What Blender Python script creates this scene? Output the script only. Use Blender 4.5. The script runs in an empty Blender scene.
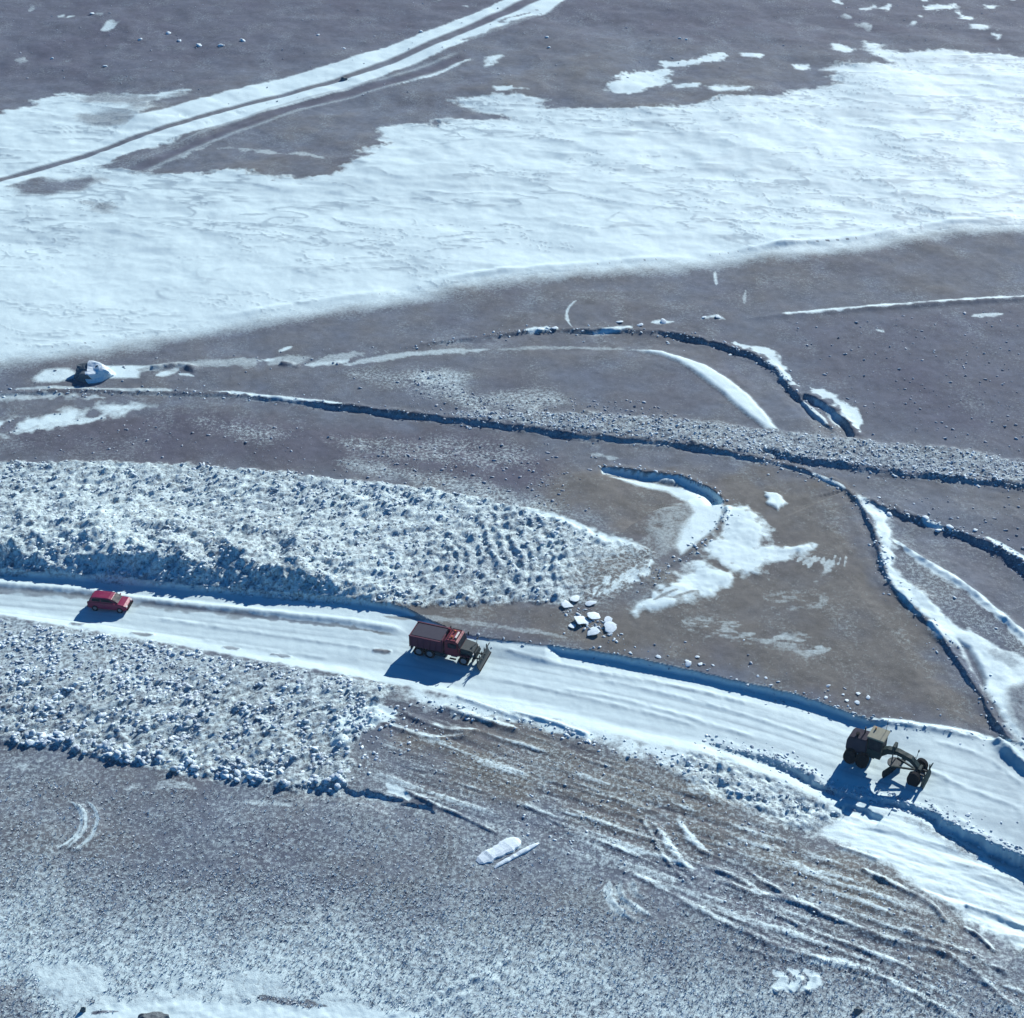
import bpy, bmesh, math, random
import numpy as np
from mathutils import Vector, Matrix

random.seed(7); RNG = np.random.default_rng(7)
S = bpy.context.scene
C = S.collection

# ------------------------------------------------------------------ camera
CAM_H = 98.0; PITCH = math.radians(33.0); FPX = 509.0 / math.tan(math.radians(17.5))
cam = bpy.data.cameras.new('camera'); camo = bpy.data.objects.new('camera', cam); C.objects.link(camo)
camo.location = (0, 0, CAM_H); camo.rotation_euler = (math.radians(90) - PITCH, 0, 0)
cam.sensor_fit = 'HORIZONTAL'; cam.sensor_width = 36; cam.lens = 36 * FPX / 1024.0
cam.clip_start = 1; cam.clip_end = 20000
S.camera = camo
S.render.resolution_x = 1024; S.render.resolution_y = 1018

# ------------------------------------------------------------------ sky and sun
SUN_EL = math.radians(27); SUN_AZ = math.radians(33)       # azimuth from +Y towards +X
w = bpy.data.worlds.new('World'); S.world = w; w.use_nodes = True
nt = w.node_tree; nt.nodes.clear()
sky = nt.nodes.new('ShaderNodeTexSky'); sky.sky_type = 'NISHITA'; sky.sun_disc = False
sky.sun_elevation = SUN_EL; sky.sun_rotation = SUN_AZ; sky.altitude = 1500
sky.air_density = 1.0; sky.dust_density = 0.1; sky.ozone_density = 5.0
bg = nt.nodes.new('ShaderNodeBackground'); bg.inputs[1].default_value = 0.07
wo = nt.nodes.new('ShaderNodeOutputWorld')
tn = nt.nodes.new('ShaderNodeMix'); tn.data_type = 'RGBA'; tn.blend_type = 'MULTIPLY'; tn.inputs[0].default_value = 1; tn.inputs[7].default_value = (.03, .67, 1.06, 1)   # blue tint added to the sky light so the shade turns bluer
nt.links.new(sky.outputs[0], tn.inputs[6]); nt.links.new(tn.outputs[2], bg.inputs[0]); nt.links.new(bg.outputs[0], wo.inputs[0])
sl = bpy.data.lights.new('sun', 'SUN'); sl.energy = 5.0; sl.angle = math.radians(0.53); sl.color = (1.0, 0.97, 0.93)
so = bpy.data.objects.new('sun', sl); C.objects.link(so)
SUNV = Vector((math.sin(SUN_AZ) * math.cos(SUN_EL), math.cos(SUN_AZ) * math.cos(SUN_EL), math.sin(SUN_EL)))
so.rotation_euler = (-SUNV).to_track_quat('-Z', 'Y').to_euler()
so.location = (60, 200, 120)
S.view_settings.view_transform = 'Standard'; S.view_settings.look = 'None'
S.view_settings.gamma = 1; S.view_settings.exposure = 0.45

# ------------------------------------------------------------------ helpers: place, noise
cp, sp = math.cos(PITCH), math.sin(PITCH)
def at(px, py, z=0.0):
    """ground point (world metres) seen at a spot of the survey photograph, on the level z"""
    a = (px - 512.0) / FPX; b = (509.0 - py) / FPX
    dy = cp + b * sp; dz = -sp + b * cp
    t = (z - CAM_H) / dz
    return (a * t, dy * t)
def pts(lst, z=0.0): return np.array([at(x, y, z) for x, y in lst])
def scale_at(py):        # pixels per metre for a thing on the ground there
    x, y = at(512, py); return FPX / (y * cp + CAM_H * sp)

TAB = np.random.default_rng(3).random((8, 256, 256)).astype(np.float32)
def vn(x, y, k=0):
    xi = np.floor(x); yi = np.floor(y); fx = x - xi; fy = y - yi
    xi = xi.astype(np.int64) & 255; yi = yi.astype(np.int64) & 255
    fx = fx * fx * (3 - 2 * fx); fy = fy * fy * (3 - 2 * fy)
    T = TAB[k % 8]; x1 = (xi + 1) & 255; y1 = (yi + 1) & 255
    return (T[xi, yi] * (1 - fx) + T[x1, yi] * fx) * (1 - fy) + (T[xi, y1] * (1 - fx) + T[x1, y1] * fx) * fy
def fbm(x, y, o=4, k=0, g=0.5):
    s = 0; a = 1; n = 0
    for i in range(o):
        s = s + a * vn(x * 2 ** i + 17.3 * i, y * 2 ** i + 9.1 * i, k + i); n += a; a *= g
    return s / n
def ss(a, b, x):
    t = np.clip((x - a) / (b - a), 0, 1); return t * t * (3 - 2 * t)

# ------------------------------------------------------------------ the terrain grid: cells grow with distance
def spread(lo, hi, step, margins_lo, margins_hi):
    core = np.arange(lo, hi + step, step)
    a = [lo]; s = step
    while a[-1] > margins_lo: s *= 1.16; a.append(a[-1] - s)
    b = [core[-1]]; s = step
    while b[-1] < margins_hi: s *= 1.16; b.append(b[-1] + s)
    a = [max(v, margins_lo) for v in a]; b = [min(v, margins_hi) for v in b]
    return np.array(sorted(set(a[1:])) + list(core) + b[1:])
cols = spread(-45, 1070, 1.08, -4500, 5500)
rows = spread(-20, 1045, 1.0, -500, 2300)
GA = (cols - 512) / FPX; GB = (509 - rows) / FPX
T_ = -CAM_H / (-sp + GB * cp)
X = np.outer(T_, GA); Y = np.repeat(((cp + GB * sp) * T_)[:, None], len(cols), 1)
NR, NC = X.shape
X = X.ravel(); Y = Y.ravel(); N = len(X)
print('grid', NR, NC, N)

H = np.zeros(N); SNOW = np.zeros(N); BROWN = np.zeros(N); DUST = np.zeros(N); ROUGH = np.full(N, 0.38); DARK = np.zeros(N)
nA = fbm(X / 14, Y / 14, 4, 0) - .5
nB = fbm(X / 3.2, Y / 3.2, 4, 1) - .5
nC = fbm(X / 0.9, Y / 0.9, 3, 2) - .5
nS = fbm((X + 3 * Y * 0.1) / 9.0, Y / 2.6, 4, 3) - .5
nF = fbm(X / 3.0 + 40, Y / 5.0, 4, 5) - .5

def near(P, R):
    lo = P.min(0) - R; hi = P.max(0) + R
    return np.nonzero((X > lo[0]) & (X < hi[0]) & (Y > lo[1]) & (Y < hi[1]))[0]
def sdist(P, idx, closed=False):
    """distance, side (+ = right hand of travel), parameter along"""
    x = X[idx]; y = Y[idx]
    best = np.full(len(idx), 1e9); side = np.zeros(len(idx)); par = np.zeros(len(idx))
    Q = np.vstack([P, P[:1]]) if closed else P
    L = np.r_[0, np.cumsum(np.hypot(*(Q[1:] - Q[:-1]).T))]; tot = L[-1]
    for i in range(len(Q) - 1):
        ax, ay = Q[i]; bx, by = Q[i + 1] - Q[i]; l2 = bx * bx + by * by + 1e-12
        t = np.clip(((x - ax) * bx + (y - ay) * by) / l2, 0, 1)
        dx = x - ax - t * bx; dy = y - ay - t * by
        d = np.hypot(dx, dy); m = d < best
        best[m] = d[m]; side[m] = np.sign(dx * by - dy * bx)[m]; par[m] = ((L[i] + t * math.sqrt(l2)) / tot)[m]
    return best, side, par
def smooth_line(P, n=6):
    """Catmull-Rom through the points"""
    P = np.asarray(P, float)
    if len(P) < 3: return P
    out = []
    E = np.vstack([2 * P[0] - P[1], P, 2 * P[-1] - P[-2]])
    for i in range(1, len(E) - 2):
        p0, p1, p2, p3 = E[i - 1], E[i], E[i + 1], E[i + 2]
        for k in range(n):
            t = k / n
            out.append(0.5 * (2 * p1 + (p2 - p0) * t + (2 * p0 - 5 * p1 + 4 * p2 - p3) * t * t + (3 * p1 - p0 - 3 * p2 + p3) * t ** 3))
    out.append(P[-1]); return np.array(out)
def inside(P, idx):
    x = X[idx]; y = Y[idx]; c = np.zeros(len(idx), bool); j = len(P) - 1
    for i in range(len(P)):
        m = ((P[i, 1] > y) != (P[j, 1] > y))
        xx = (P[j, 0] - P[i, 0]) * (y - P[i, 1]) / (P[j, 1] - P[i, 1] + 1e-12) + P[i, 0]
        c ^= m & (x < xx); j = i
    return c
def poly(lst, z=0, soft=0.5, warp=0.6, wn=None, R=6):
    P = pts(lst, z); idx = near(P, R + soft)
    d, _, _ = sdist(P, idx, True); d = np.where(inside(P, idx), d, -d)
    return idx, ss(-soft, soft, d + warp * 2 * (nB if wn is None else wn)[idx])
def put(A, idx, a, val): A[idx] = A[idx] * (1 - a) + val * a
def line(lst, z=0, R=8, n=5):
    P = smooth_line(pts(lst, z), n); idx = near(P, R); d, s, t = sdist(P, idx); return idx, d, s, t
def taper(t, a=0.06, b=0.06): 
    return ss(0, max(a, 1e-4), t) * (1 - ss(1 - max(b, 1e-4), 1, t))
STK = fbm(X / 1.8, Y / .55, 3, 3)
def stroke(lst, wd, val=1.0, z=0, warp=0.3, A=None, soft=0.5, ta=0.06, tb=0.06, br=0.0, st=0):
    """a painted-on ribbon of snow (or of bare soil) wd metres wide; br breaks it up"""
    A = SNOW if A is None else A
    idx, d, s, t = line(lst, z, wd + 2)
    we = wd * np.sqrt(np.clip(taper(t, .3 if ta else 0, .35 if tb else 0), .02, 1)) * (1 + 1.6 * nB[idx])
    a = 1 - ss(we * .5 * (1 - soft), we * .5 * (1 + soft) + 1e-3, d + warp * 2.6 * nC[idx] * wd)
    a = a * taper(t, ta, tb)
    if st: a = a * ss(.42, .58, STK[idx])
    if br: a = a * ss(-br, 0.12 - br * .5, nB[idx] + .05)
    put(A, idx, a, val); return idx, a
def berm(lst, h, wd, z=0, snow=None, ta=0.06, tb=0.06, rag=0.5):
    idx, d, s, t = line(lst, z, wd * 3)
    hh = np.interp(t, np.linspace(0, 1, len(h)), h) if hasattr(h, '__len__') else h
    a = np.exp(-(d / wd) ** 2) * taper(t, ta, tb) * (1 + rag * 3 * nC[idx])
    H[idx] += hh * a
    if snow is not None: put(SNOW, idx, np.clip(a * 1.4, 0, 1), snow)
def scarp(lst, depth, wd=0.3, rec=(4, 10), z=0, lip=0.0, ta=0.05, tb=0.05, face=0.9, rag=0.25, wall=0.7):
    """ground on the right hand of the line drops by depth, then comes back up over rec metres"""
    idx, d, s, t = line(lst, z, rec[1] + 1)
    dd = d * np.where(s == 0, 1, s) + rag * 2 * nC[idx] + rag * nB[idx]
    dp = np.interp(t, np.linspace(0, 1, len(depth)), depth) if hasattr(depth, '__len__') else depth
    tp = taper(t, ta, tb); dp = dp * (1 + np.clip(2.2 * (fbm(X[idx] / 3.1 + 11, Y[idx] / 3.1, 3, 5) - .5), -.6, .6) * (1 - ss(.5, 1.6, dd)))
    if ta: tp = tp * (1 - ss(.6, 2.5, dd) * (1 - ss(0, .4, t)))
    if tb: tp = tp * (1 - ss(.6, 2.5, dd) * (1 - ss(0, .4, 1 - t)))
    H[idx] -= dp * tp * ss(0, wd, dd) * (1 - ss(rec[0], rec[1], dd))
    if lip: H[idx] += lip * tp * np.exp(-((dd + .3) / .45) ** 2) * (1 + 2 * nC[idx])
    a = ss(-.02, .15, dd) * np.exp(-((dd - wd * .7) / wall) ** 2) * tp * np.clip(np.asarray(dp) * 3, 0, 1)
    put(SNOW, idx, np.clip(a * 1.5, 0, 1) * face, 1.0)
    return idx, dd, t, tp

# broad undulation
H += 0.35 * nA + 0.05 * nB * 2
far = ss(170, 260, Y)
H += far * 1.2 * nA

# ---- soil tones
BROWN += 0.25 + nA * 0.8
idx, a = poly([(520, 480), (600, 465), (720, 470), (800, 465), (850, 495), (880, 570), (980, 715), (860, 712), (700, 668), (560, 640), (380, 615), (300, 590), (640, 600), (680, 560), (640, 540), (560, 515)], soft=3, warp=2); put(BROWN, idx, a, 1.0)
idx, a = poly([(390, 735), (480, 715), (700, 775), (800, 840), (900, 880), (980, 950), (940, 970), (780, 880), (640, 840), (480, 790)], soft=3, warp=2); put(BROWN, idx, a, 0.9)
idx, a = poly([(150, 410), (500, 430), (560, 460), (540, 490), (350, 470), (0, 455), (0, 425)], soft=3, warp=2); put(BROWN, idx, a, 0.6); put(DARK, idx, a, 0.85)
idx, a = poly([(780, 320), (1024, 305), (1090, 460), (870, 430), (800, 360)], soft=5, warp=3); put(DARK, idx, a, 0.55); put(BROWN, idx, a, 0.1)
idx, a = poly([(-60, -40), (1090, -40), (1090, 40), (860, 45), (500, 30), (300, 60), (100, 90), (-60, 100)], soft=18, warp=8, R=30); put(DARK, idx, a, 0.7); put(BROWN, idx, a, 0.0)

# thin frost over the soils
SNOW += 0.06 + 0.16 * np.clip(nF * 2, -1, 1); BROWN += nB * .8; DARK += np.clip(fbm(X / 7 + 77, Y / 9, 4, 6) - .5, 0, 1) * 1.2

# ---- speckled frosted ground along the bottom
yb = np.interp(X, [at(-60, 860)[0], at(350, 880)[0], at(520, 890)[0], at(800, 960)[0], at(1080, 1010)[0]], [at(0, 858)[1], at(0, 885)[1], at(0, 905)[1], at(0, 975)[1], at(0, 1015)[1]])
fr = ss(-3, 9, (yb - Y) + 4 * nB + 5 * nA)
SNOW += fr * 0.66; ROUGH += fr * 0.85
DUST += fr * 0.35
H += fr * 0.10 * nC
mid = ss(-2, 2, (at(0, 745)[1] - Y) + 0.22 * 0 + 3 * nB) * (1 - fr)
ROUGH += 0.5 * mid; SNOW += 0.12 * mid
idx, a = poly([(-30, 960), (100, 950), (340, 975), (420, 1010), (400, 1060), (-30, 1060)], soft=3, warp=2); SNOW[idx] += 0.22 * a
idx, a = poly([(-30, 985), (20, 980), (45, 1000), (50, 1030), (-30, 1040)], soft=1.5, warp=1); put(SNOW, idx, a, 0.3)
idx, a = poly([(80, 1007), (170, 1004), (345, 1008), (420, 1014), (430, 1045), (70, 1045)], soft=.5, warp=.8); put(SNOW, idx, a, 1.15); put(DUST, idx, a, .0); put(ROUGH, idx, a, .1)
idx, a = poly([(170, 985), (260, 990), (345, 1000), (330, 1006), (250, 1001), (175, 994)], soft=.5, warp=.9); put(SNOW, idx, a, 0.95)
stroke([(255, 996), (285, 1001), (330, 1006)], .5, .1, warp=.5); stroke([(90, 1012), (120, 1011)], .4, .1)

# ---- the big snowfield
low = [(-60, 362), (0, 354), (44, 348), (116, 339), (160, 329), (212, 320), (260, 312), (350, 298), (408, 290), (449, 280), (524, 271), (586, 266), (690, 257), (776, 248), (865, 239), (920, 228), (1024, 219), (1090, 213)]
up = [(1090, 58), (1024, 56), (982, 51), (934, 50), (900, 53), (864, 41), (870, 50), (893, 62), (838, 63), (821, 67), (840, 82), (811, 89), (773, 96), (722, 99), (690, 106), (637, 108), (576, 106), (552, 104), (524, 94), (494, 94), (456, 99), (480, 108), (504, 116), (453, 120), (422, 125), (376, 128), (390, 138), (374, 147), (347, 160), (340, 172), (300, 180), (225, 175), (180, 173), (133, 171), (96, 163), (171, 139), (240, 112), (137, 117), (150, 103), (186, 91), (120, 93), (85, 97), (60, 92), (45, 95), (30, 105), (0, 115), (-60, 125)]
P = pts(low + up); idx = near(P, 25)
d, _, _ = sdist(P, idx, True); ins = inside(P, idx); d = np.where(ins, d, -d)
Pl = smooth_line(pts(low), 4); dl, sl_, tl = sdist(Pl, idx)     # travel left to right: + is the near side
ragged = ss(-1.3, 1.3, d + 6 * nS[idx] + 3 * nC[idx])
nearlow = (dl < 12) | (sl_ > 0)
soft_low = np.where(sl_ > 0, 1 - ss(-0.5, 6.5, dl + 3 * nB[idx]), 1.0) * np.where(sl_ > 0, 1, 1)
a_in = np.where((sl_ > 0) & (dl < 24), soft_low * 0.92, np.where(dl < 10, np.where(ins, 1, ragged), ragged))
inner = np.where(sl_ > 0, 1 - ss(0, 2.0, dl), 1)
put(SNOW, idx, a_in, 1.05); put(ROUGH, idx, a_in, 0.35)
# fade near the lower rim: greyer
DUST[idx] += np.where(sl_ > 0, ss(-1, 5, dl), 0) * .6 * a_in
# a thin shaded wind lip along the rim
H[idx] += 0.14 * np.exp(-((dl * np.where(sl_ > 0, 1, -1) + .5) / .9) ** 2) * (1 + 6 * nA[idx])
SF = np.zeros(N); SF[idx] = np.where((sl_ > 0) & (dl < 24), (dl < 1.5), a_in > .5)
# sastrugi : long wind-cut scallops lying across the view
wx = X + 10 * nA; wy = Y + 7 * nA + 0.16 * X
st1 = fbm(wx / 8.5, wy / 3.2, 4, 4); st2 = fbm(wx / 24 + 5, wy / 5.5, 4, 6)
rid = 1 - np.abs(2 * fbm(wx / 11 + 9, wy / 3.6, 3, 2) - 1) * 2.2
upper = ss(at(0, 300)[1], at(0, 190)[1], Y)
line_m = ss(.72, .97, rid) * ss(.44, .62, st2)
rid2 = 1 - np.abs(2 * fbm(wx / 6 + 31, wy / 1.9, 3, 5) - 1) * 2.2; line2 = ss(.86, .98, rid2) * ss(.48, .6, fbm(wx / 18, wy / 9, 2, 2))
line_m = ss(.82, .97, rid) * ss(.44, .62, st2)
DUST += SF * line2 * (.6 + .5 * upper); H += SF * .05 * line2
DUST += SF * (0.04 + .12 * upper + line_m * (0.4 + .6 * upper) + ss(.56, .75, st1) * .25 * (0.3 + upper))
SNOW -= SF * line_m * ss(.55, .75, st1) * 0.30 * upper
H += SF * (0.25 * (st1 - .5) + 0.10 * np.clip(rid, 0, 1) * ss(.4, .6, st2)) * (0.35 + .65 * upper)

# patches of snow beyond it
for lst, s_, w_ in [
    ([(610, 85), (624, 73), (671, 67), (665, 80), (637, 92), (615, 91)], .8, 1.2), ([(660, 60), (690, 59), (725, 54), (722, 60), (690, 65), (665, 65)], .6, 1.2),
    ([(674, 84), (700, 84), (700, 88), (676, 88)], .6, .8), ([(705, 87), (750, 89), (748, 93), (712, 92)], .8, .8),
    ([(742, 54), (763, 55), (760, 59), (744, 57)], .6, .8), ([(828, 43), (840, 43), (855, 51), (845, 53), (835, 49)], .6, .8),
    ([(795, 64), (808, 64), (808, 68), (797, 68)], .5, .8), ([(927, 4), (957, 3), (955, 7), (930, 8)], .8, 1.2),
    ([(956, 10), (972, 16), (970, 20), (962, 17)], .6, .8), ([(969, 24), (990, 25), (986, 29), (972, 28)], .6, .6),
    ([(992, 32), (1002, 35), (998, 38)], .6, .6), ([(984, 4), (998, 5), (996, 8), (985, 7)], .5, .5), ([(483, 58), (500, 54), (497, 62), (486, 65)], .8, .8),
    ([(494, 88), (512, 88), (508, 92), (497, 92)], .6, .5)]:
    idx, a = poly(lst, soft=s_, warp=w_ * 1.2, wn=nC + nS, R=4); put(SNOW, idx, a, 1.0)
# scattered drift specks among the far stones
spk = ss(.72, .80, fbm(X / 3.2 + 3, Y / 6, 3, 6)) * ss(at(0, 70)[1], at(0, 45)[1], Y) * ss(.50, .62, fbm(X / 45, Y / 60, 2, 1))
put(SNOW, np.arange(N), spk, .8)
# bare islands in the snow
for lst, v in [([(10, 186), (30, 177), (88, 175), (92, 181), (60, 192), (20, 193)], .15), ([(84, 99), (110, 93), (180, 95), (150, 103), (135, 108), (100, 104)], .35), ([(76, 116), (110, 108), (133, 113), (130, 120), (100, 127), (80, 124)], .40), ([(88, 203), (110, 203), (112, 208), (95, 208)], .4)]:
    idx, a = poly(lst, soft=2.5, warp=3, wn=nS + nB); put(SNOW, idx, a, v)

# ---- the far track
TR = np.zeros(N)
trk = [(-60, 200), (0, 176), (96, 142), (137, 118), (191, 102), (253, 85), (308, 70), (350, 58), (391, 44), (425, 31), (477, 12), (504, 0), (560, -24), (620, -24), (565, 0), (545, 14), (504, 26), (442, 51), (384, 74), (350, 87), (294, 103), (239, 119), (171, 138), (96, 163), (60, 168), (0, 188), (-60, 212)]
idx, a = poly(trk, soft=.5, warp=.35, wn=nC, R=4); put(SNOW, idx, a, 1.08); put(ROUGH, idx, a, .1); put(DUST, idx, a, 0.05); TR[idx] = a
BERM0 = 0
rut = [(-60, 203), (0, 180), (68, 159), (147, 133), (226, 109), (290, 92), (350, 75), (408, 53), (453, 34), (494, 17), (531, 0), (570, -18)]
idx, d, s, t = line(rut, 0, 6)
wd = np.interp(t, [0, .5, .8, 1], [.9, 1.1, 1.9, 2.4])
a = 1 - ss(wd * .5, wd * 1.2, d); put(SNOW, idx, a, 0.06); H[idx] -= .15 * a; put(DUST, idx, a, .9)
stroke([(520, 22), (500, 22), (540, 10)], 1.2, .3)
stroke([(455, 41), (480, 36), (520, 22), (545, 12)], 2.0, .25, soft=.8)
rut2 = [(125, 172), (160, 157), (219, 132), (258, 119), (294, 106), (350, 91), (408, 75), (440, 64), (473, 52)]
idx, d, s, t = line(rut2, 0, 6); a = (1 - ss(.7, 1.7, d)) * taper(t); put(SNOW, idx, a, -.1); put(DARK, idx, a, .9); H[idx] -= .15 * a; b_ = taper(t) * np.exp(-((d - 2.3) / .6) ** 2); put(SNOW, idx, b_ * .8, .42)
berm([(150, 169), (200, 150), (262, 125), (300, 110), (350, 98), (400, 82), (440, 72)], .12, .9, rag=.1)
stroke([(395, 84), (430, 75), (455, 64), (473, 57)], .9, .8, br=.25)
stroke([(210, 148), (250, 150), (300, 154), (330, 160)], 1.8, .42, br=.1)
stroke([(145, 172), (175, 160), (215, 143)], 1.0, .5, br=.15)
idx, a = poly([(96, 166), (171, 143), (239, 123), (285, 110), (219, 131), (133, 167)], soft=.8, warp=.6, R=3); put(SNOW, idx, a * .85, .18)
put(DARK, idx, a, .3)

# ---- middle ground lines (line A with its loop)
A1 = [(395, 350), (449, 341), (497, 336), (524, 332), (580, 331), (634, 331), (674, 334), (718, 344), (756, 356), (777, 370), (794, 390), (818, 414), (841, 438)]
scarp(A1, [.08, .15, .2, .22, .3, .40, .42, .38, .35, .25], .35, (2.5, 9), lip=.08, face=.2, wall=.35)
stroke([(729, 342), (760, 350), (773, 357), (780, 368), (794, 383), (805, 388)], 1.3, 1.1, warp=.4)
stroke([(805, 385), (820, 391), (838, 402), (850, 414), (862, 436)], 1.5, 1.05, warp=.4)
scarp([(805, 392), (828, 405), (846, 422), (856, 438)], .45, .35, (1.2, 3), lip=.1, face=.3, wall=.35)
stroke([(800, 398), (815, 410), (828, 424)], .8, .7, br=.2); stroke([(812, 396), (830, 410), (842, 427)], .8, .65, br=.2)
idx, a = poly([(632, 349), (661, 351), (690, 359), (705, 365), (725, 378), (749, 397), (766, 415), (778, 430), (766, 429), (748, 415), (732, 401), (716, 387), (701, 376), (680, 362), (660, 354)], soft=.5, warp=.3, R=3); put(SNOW, idx, a, 1.1); H[idx] += a * .25
stroke([(340, 366), (380, 358), (425, 353), (494, 349)], 1.3, .55, br=.2)
stroke([(494, 349), (560, 347), (634, 349)], .8, .35, br=.2)
# dark dashes / chips of snow on A
stroke([(524, 331), (545, 330), (559, 329)], 1.0, 1.0, warp=.5)
stroke([(592, 333), (612, 330), (634, 327)], .9, .9, br=.25)
stroke([(650, 323), (675, 322)], .8, .9, br=.2)
stroke([(573, 329), (568, 322), (567, 312), (573, 304), (578, 301)], .45, .75, warp=.2)
stroke([(717, 285), (715, 275), (716, 270)], .5, .7); stroke([(744, 305), (745, 295), (746, 290)], .4, .45)
stroke([(700, 319), (715, 317), (727, 321)], .8, .85, br=.25)
# right hand ridge
berm([(740, 322), (766, 317), (824, 312), (900, 307), (964, 303), (1024, 299), (1090, 295)], [.1, .18, .25, .3, .32, .3], .7, rag=.1)
stroke([(735, 320), (766, 316), (824, 311), (900, 305), (964, 301), (1024, 297), (1090, 293)], .9, .85, ta=.15, tb=0, br=.22)
stroke([(970, 317), (990, 315), (1005, 314)], .9, .7, br=.3); stroke([(875, 330), (885, 332)], .5, .8)
# boulder surroundings
idx, a = poly([(34, 378), (45, 370), (70, 370), (80, 376), (60, 381), (38, 382)], soft=.6, warp=.6, R=3); put(SNOW, idx, a, .9)
idx, a = poly([(88, 377), (105, 366), (135, 365), (160, 367), (140, 372), (138, 378), (110, 377)], soft=.5, warp=.6, R=3); put(SNOW, idx, a, 1.05)
stroke([(155, 376), (165, 374), (180, 369)], 1.2, .9, br=.2); stroke([(178, 374), (195, 376)], .8, .8); stroke([(258, 361), (290, 358)], .8, .85); stroke([(300, 366), (330, 362), (352, 360)], 1.3, .75, br=.2)
stroke([(120, 372), (200, 364), (300, 360), (395, 350)], 2.0, .45, br=.1)
berm([(150, 369), (180, 366), (198, 372)], .35, .6); berm([(280, 364), (300, 366)], .3, .5)
stroke([(278, 352), (284, 350), (292, 346)], .6, .85)

# ---- main long step B
B1 = [(-60, 396), (0, 394), (62, 392), (120, 392), (205, 394), (273, 398), (350, 406), (408, 413), (453, 418), (511, 425), (579, 434), (648, 441), (690, 445), (742, 455), (787, 463), (821, 475), (845, 488)]
scarp(B1, [.12, .13, .12, .15, .28, .38, .38, .36, .32, .28, .20], .35, (4, 12), lip=.08, face=.3, ta=0, tb=0, wall=.45)
stroke([(205, 391), (240, 393), (273, 397), (330, 402), (352, 405)], .7, 1.0, warp=.3)
stroke([(0, 389), (60, 388), (120, 390), (200, 390)], .6, .6, br=.2)
stroke([(-20, 396), (40, 397), (110, 397)], 1.5, .6, A=SNOW, br=.15)
stroke([(-60, 432), (0, 428), (35, 422), (80, 414), (130, 407), (175, 404)], 3.0, 1.0, br=.14, soft=.8, ta=0, tb=.25)
stroke([(20, 433), (60, 424), (110, 416)], 1.2, .8, br=.22)
B2 = [(845, 488), (858, 501), (872, 525), (879, 549), (884, 567), (896, 590), (927, 621), (947, 645), (964, 669), (982, 695), (999, 726), (1024, 752), (1060, 780)]
# this one falls towards the lower right hand rim of the brown soil
scarp(B2, [.15, .2, .2, .2, .2, .22, .22, .25, .25, .25], .25, (2, 5), lip=.05, ta=.0, tb=0, face=.2, wall=.25)
berm(B2, .08, .3, ta=0, tb=0)
stroke([(811, 471), (838, 483), (848, 490)], .5, .8)
B4 = [(760, 447), (790, 456), (845, 464), (896, 471), (964, 479), (1024, 486), (1090, 494)]
scarp(B4, .28, .4, (3, 8), lip=.1, tb=0, face=.3, rag=.5, wall=.4)
B3 = [(858, 497), (896, 511), (927, 521), (964, 533), (999, 548), (1024, 565), (1060, 590)]
scarp(B3, [.2, .25, .3, .4, .5, .55], .35, (2.5, 8), lip=.14, tb=0, face=.2, rag=.35, wall=.4)
stroke([(985, 536), (1005, 547), (1030, 562)], .9, 1.05, tb=0)
stroke([(920, 518), (940, 526), (955, 528)], .7, .9, br=.2)
# snow right of B2
idx, a = poly([(858, 495), (870, 505), (886, 509), (893, 520), (893, 549), (893, 566), (913, 590), (941, 611), (964, 628), (992, 642), (1024, 659), (1070, 680), (1075, 760), (1024, 748), (1006, 722), (988, 697), (974, 675), (958, 651), (934, 627), (913, 606), (889, 584), (883, 566), (880, 545), (873, 520), (862, 502)], soft=.5, warp=.6, wn=nB + nC, R=3); put(SNOW, idx, a, 1.08); put(ROUGH, idx, a, .3)
idx, a = poly([(958, 640), (970, 647), (980, 662), (988, 678), (984, 692), (972, 672)], soft=.4, warp=.3, R=2); put(SNOW, idx, a, .1); H[idx] -= .25 * a
idx, a = poly([(1006, 690), (1024, 680), (1060, 690), (1060, 740), (1026, 738), (1010, 715)], soft=.8, warp=.6, R=3); put(SNOW, idx, a, .2)
idx, a = poly([(985, 646), (1005, 652), (1024, 664), (1012, 668), (992, 658)], soft=.7, warp=.8, wn=nC, R=2); put(SNOW, idx, a * .7, .3)
stroke([(889, 536), (920, 560), (964, 587), (1002, 618), (1030, 642), (1060, 662)], 1.0, 1.1, tb=0, warp=.25)
berm([(893, 538), (920, 558), (964, 585), (1002, 616), (1030, 640)], .22, .5)
idx, a = poly([(900, 550), (964, 594), (1024, 645), (1024, 655), (960, 625), (912, 585), (897, 560)], soft=1, warp=.6); put(SNOW, idx, a * .5, .35); put(ROUGH, idx, a, .8)

# ---- the hollow C
C1 = [(600, 465), (625, 467), (648, 470), (674, 473), (694, 479), (714, 489), (726, 503)]
scarp(C1, [.35, .6, .68, .7, .75, .8], .3, (9, 15), lip=.08, face=1.0, rag=.12, ta=.03, tb=.05)
berm([(726, 503), (727, 512), (718, 528), (691, 551), (674, 563), (655, 578), (641, 587)], .22, .32, rag=.2)
idx, a = poly([(612, 474), (650, 477), (690, 482), (722, 498), (724, 510), (717, 528), (691, 548), (681, 556), (676, 545), (681, 529), (694, 512), (688, 497), (668, 486), (630, 479)], soft=.5, warp=.4, R=3); put(SNOW, idx, a, 1.08)
idx, a = poly([(730, 506), (753, 513), (763, 529), (759, 546), (785, 548), (806, 547), (794, 556), (762, 564), (763, 577), (745, 576), (731, 572), (708, 556), (696, 551), (716, 534)], soft=1.0, warp=1.3, wn=nC + nB, R=3); put(SNOW, idx, a, 1.08)
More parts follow.
